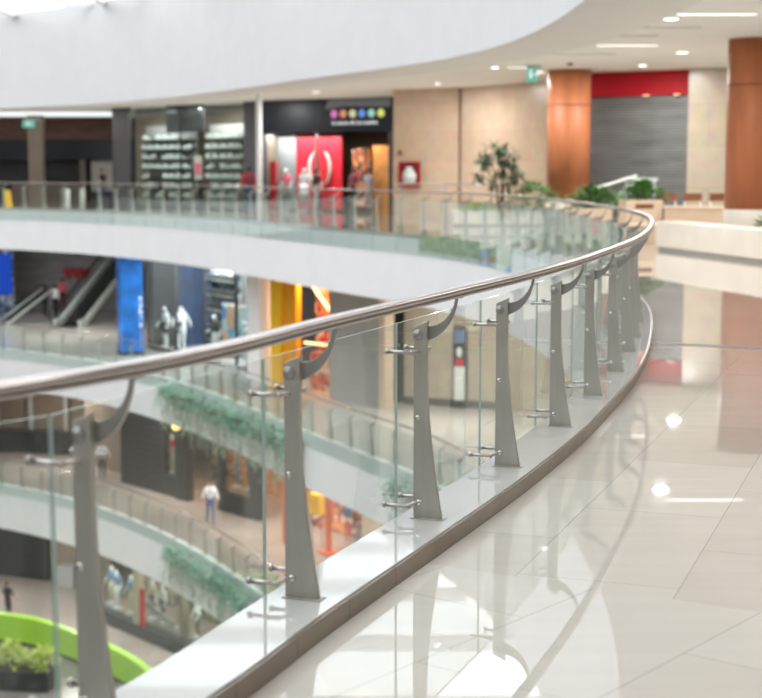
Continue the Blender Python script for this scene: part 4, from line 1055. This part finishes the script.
# ------------------------------------------------------------------ ground floor
t = thing('green_enclosure', 'curved bright green play enclosure wall on the ground floor', 'enclosure', (0,0,Z0))
gp = catmull([(-26,60.3),(-20,60.9),(-15.2,60.),(-12.4,58.0),(-9.2,54.4),(-7.4,50.5),(-6.5,46)], 8); gpath = []
for i, p in enumerate(gp):
    d = (gp[min(i+1,len(gp)-1)]-gp[max(i-1,0)]).normalized(); gpath.append((p.x, p.y, d.y, -d.x))
MB().strip([(.0,0),(.12,0),(.12,.15),(0,.15)], gpath).build('lower_band', 'deepgreen', t)
MB().strip([(-.06,.15),(.22,.15),(.22,1.22),(-.06,1.22)], gpath, smooth=False).build('lime_band', 'limegreen', t)
t = thing('planter', 'black trough planter on the ground floor before the green wall', 'planter', (-14.4,54.8,Z0), R(-7)); MB().box(-2.6,2.1,-.6,.6,0,.78).build('box_wall', 'black', t, bevel=.03); MB().box(-2.5,2.0,-.5,.5,.76,.79).build('soil', 'soil', t)
for k, x in enumerate((-16.3,-15.1,-13.9,-12.7)): bush('shrub', ['leftmost','second from left','third from left','rightmost'][k]+' lime green shrub in the black trough planter', (x,54.95-.13*k,Z0+.78), .48, .42, .75+.2*(k == 2), 220, .34, .12, 'leafy', 'shrubs in the black trough', 40+k)
figure('person', 'person in black seen behind the green wall at the left edge', 'person', (-16.15,63.2,Z0), R(150), P('blackc','blackc'), dict(rarm=(.1,.1)), .98)
t, W = front('dark clothing shop front with mannequins on the ground floor', (-12.8,63.6), (-4.8,54.6), Z0, 3.9)
HG = C0-Z0-.005
MB().box(0,W,0,.5,0,.55).build('plinth', 'black', t); MB().box(0,W,.05,.07,.55,HG).build('window_pane', 'sglass', t); MB().box(3.55,3.95,.1,.4,.55,HG).build('tan_pier', 'bench', t); MB().box(6.2,6.5,.6,.9,.55,HG).build('brown_pier', 'brownwall', t)
MB().box(0,W,2.6,2.7,0,HG).build('back_wall', 'goodsd', t)
MB().box(4.3,4.55,-.05,.02,.55,2.2).build('red_banner', 'red', t); MB().box(0,W,.5,2.6,.3,.52).build('display_floor', 'brownwall', t)
inlamp(t, 2, 1.2, HG-.1, 125, 3, 1, (1,.93,.85)); inlamp(t, 6.5, 1.2, HG-.1, 125, 4, 1, (1,.93,.85))
GS = t
for i, (lab, x, y, sh, lg) in enumerate((('in a denim shirt at the left of the dark clothing shop', .6, .9, 'denim', 'tan'), ('in white trousers beside the tan pier', 1.35, .7, 'denim', 'shirtw'), ('in tan trousers before the tan pier', 2.5, .7, 'denim', 'tan'),
                      ('in a pale top right of the red banner', 3.7, 1.0, 'tan', 'blackc'), ('in a white top behind the slanted board', 4.6, .9, 'shirtw', 'blackc'), ('in a red shirt in the dark clothing shop', 5.55, 1.0, 'maroon', 'tan'), ('in a white tee shirt at the right of the dark clothing shop', 7.1, .9, 'shirtw', 'blackc'))):
    figure('mannequin', 'mannequin '+lab, 'mannequin', world(GS, x, y, .55), GS.rotation_euler.z+R(10-5*i), P(sh, lg, MAN if i != 5 else 'skin', MAN), dict(larm=(.05,.12), rarm=(.05,.12)), 1.0, 'mannequins of the dark clothing shop', hair=False, stand=True)
o = MB().box(-1.2,1.2,-.03,.03,-.15,.15).build('slanted_board', 'greyc'); tag(o, 'slanted grey board before the mannequins on the ground floor', 'board'); o.location = world(GS, 5.0, .35, 1.25); o.rotation_euler = (0, R(14), GS.rotation_euler.z)
t, W = front('dark brown hall front at the far left of the ground floor', (-28,74), (-12.9,68), Z0, HG)
MB().box(0,W,.6,.7,0,HG).build('back_wall', 'brownwall', t); MB().box(2,5.5,.2,.6,0,3.4).build('dark_doorway', 'black', t); MB().box(9,13,.2,.6,0,3.2).build('dark_doorway', 'black', t); MB().box(0,W,-.2,.6,3.4,3.9).build('beam', 'dark', t); MB().box(14.0,14.9,-.5,.2,.0,1.0).build('pale_box', 'greyc', t)

# ------------------------------------------------------------------ light
w = bpy.data.worlds.new('sky'); scn.world = w; w.use_nodes = True
bg = w.node_tree.nodes['Background']; bg.inputs[0].default_value = (.97, .985, 1, 1); bg.inputs[1].default_value = 2.9
# fill lights added under each gallery ceiling to brighten the galleries
for zf, pts in ((C2, ((-14,68),(-7,60),(0,52),(2.5,44),(6,36))), (C1, ((-15,67),(-9,61),(-5,54.5),(0,47),(5,38))), (C0, ((-18,66),(-13,62),(-8,57),(-2,50)))):
    for x, y in pts: lamp('AREA', (x, y, zf-.03), 290, 1.2, col=(1,.96,.9), shape='DISK')
vs = scn.view_settings
scn.display_settings.display_device = 'sRGB'
vs.view_transform = 'Standard'; vs.look = 'None'; vs.gamma = 1; vs.use_curve_mapping = False; vs.exposure = 0.0
cy = scn.cycles
cy.max_bounces = 8; cy.diffuse_bounces = 4; cy.glossy_bounces = 4; cy.transparent_max_bounces = 40; cy.sample_clamp_indirect = 6; cy.caustics_reflective = False; cy.caustics_refractive = False
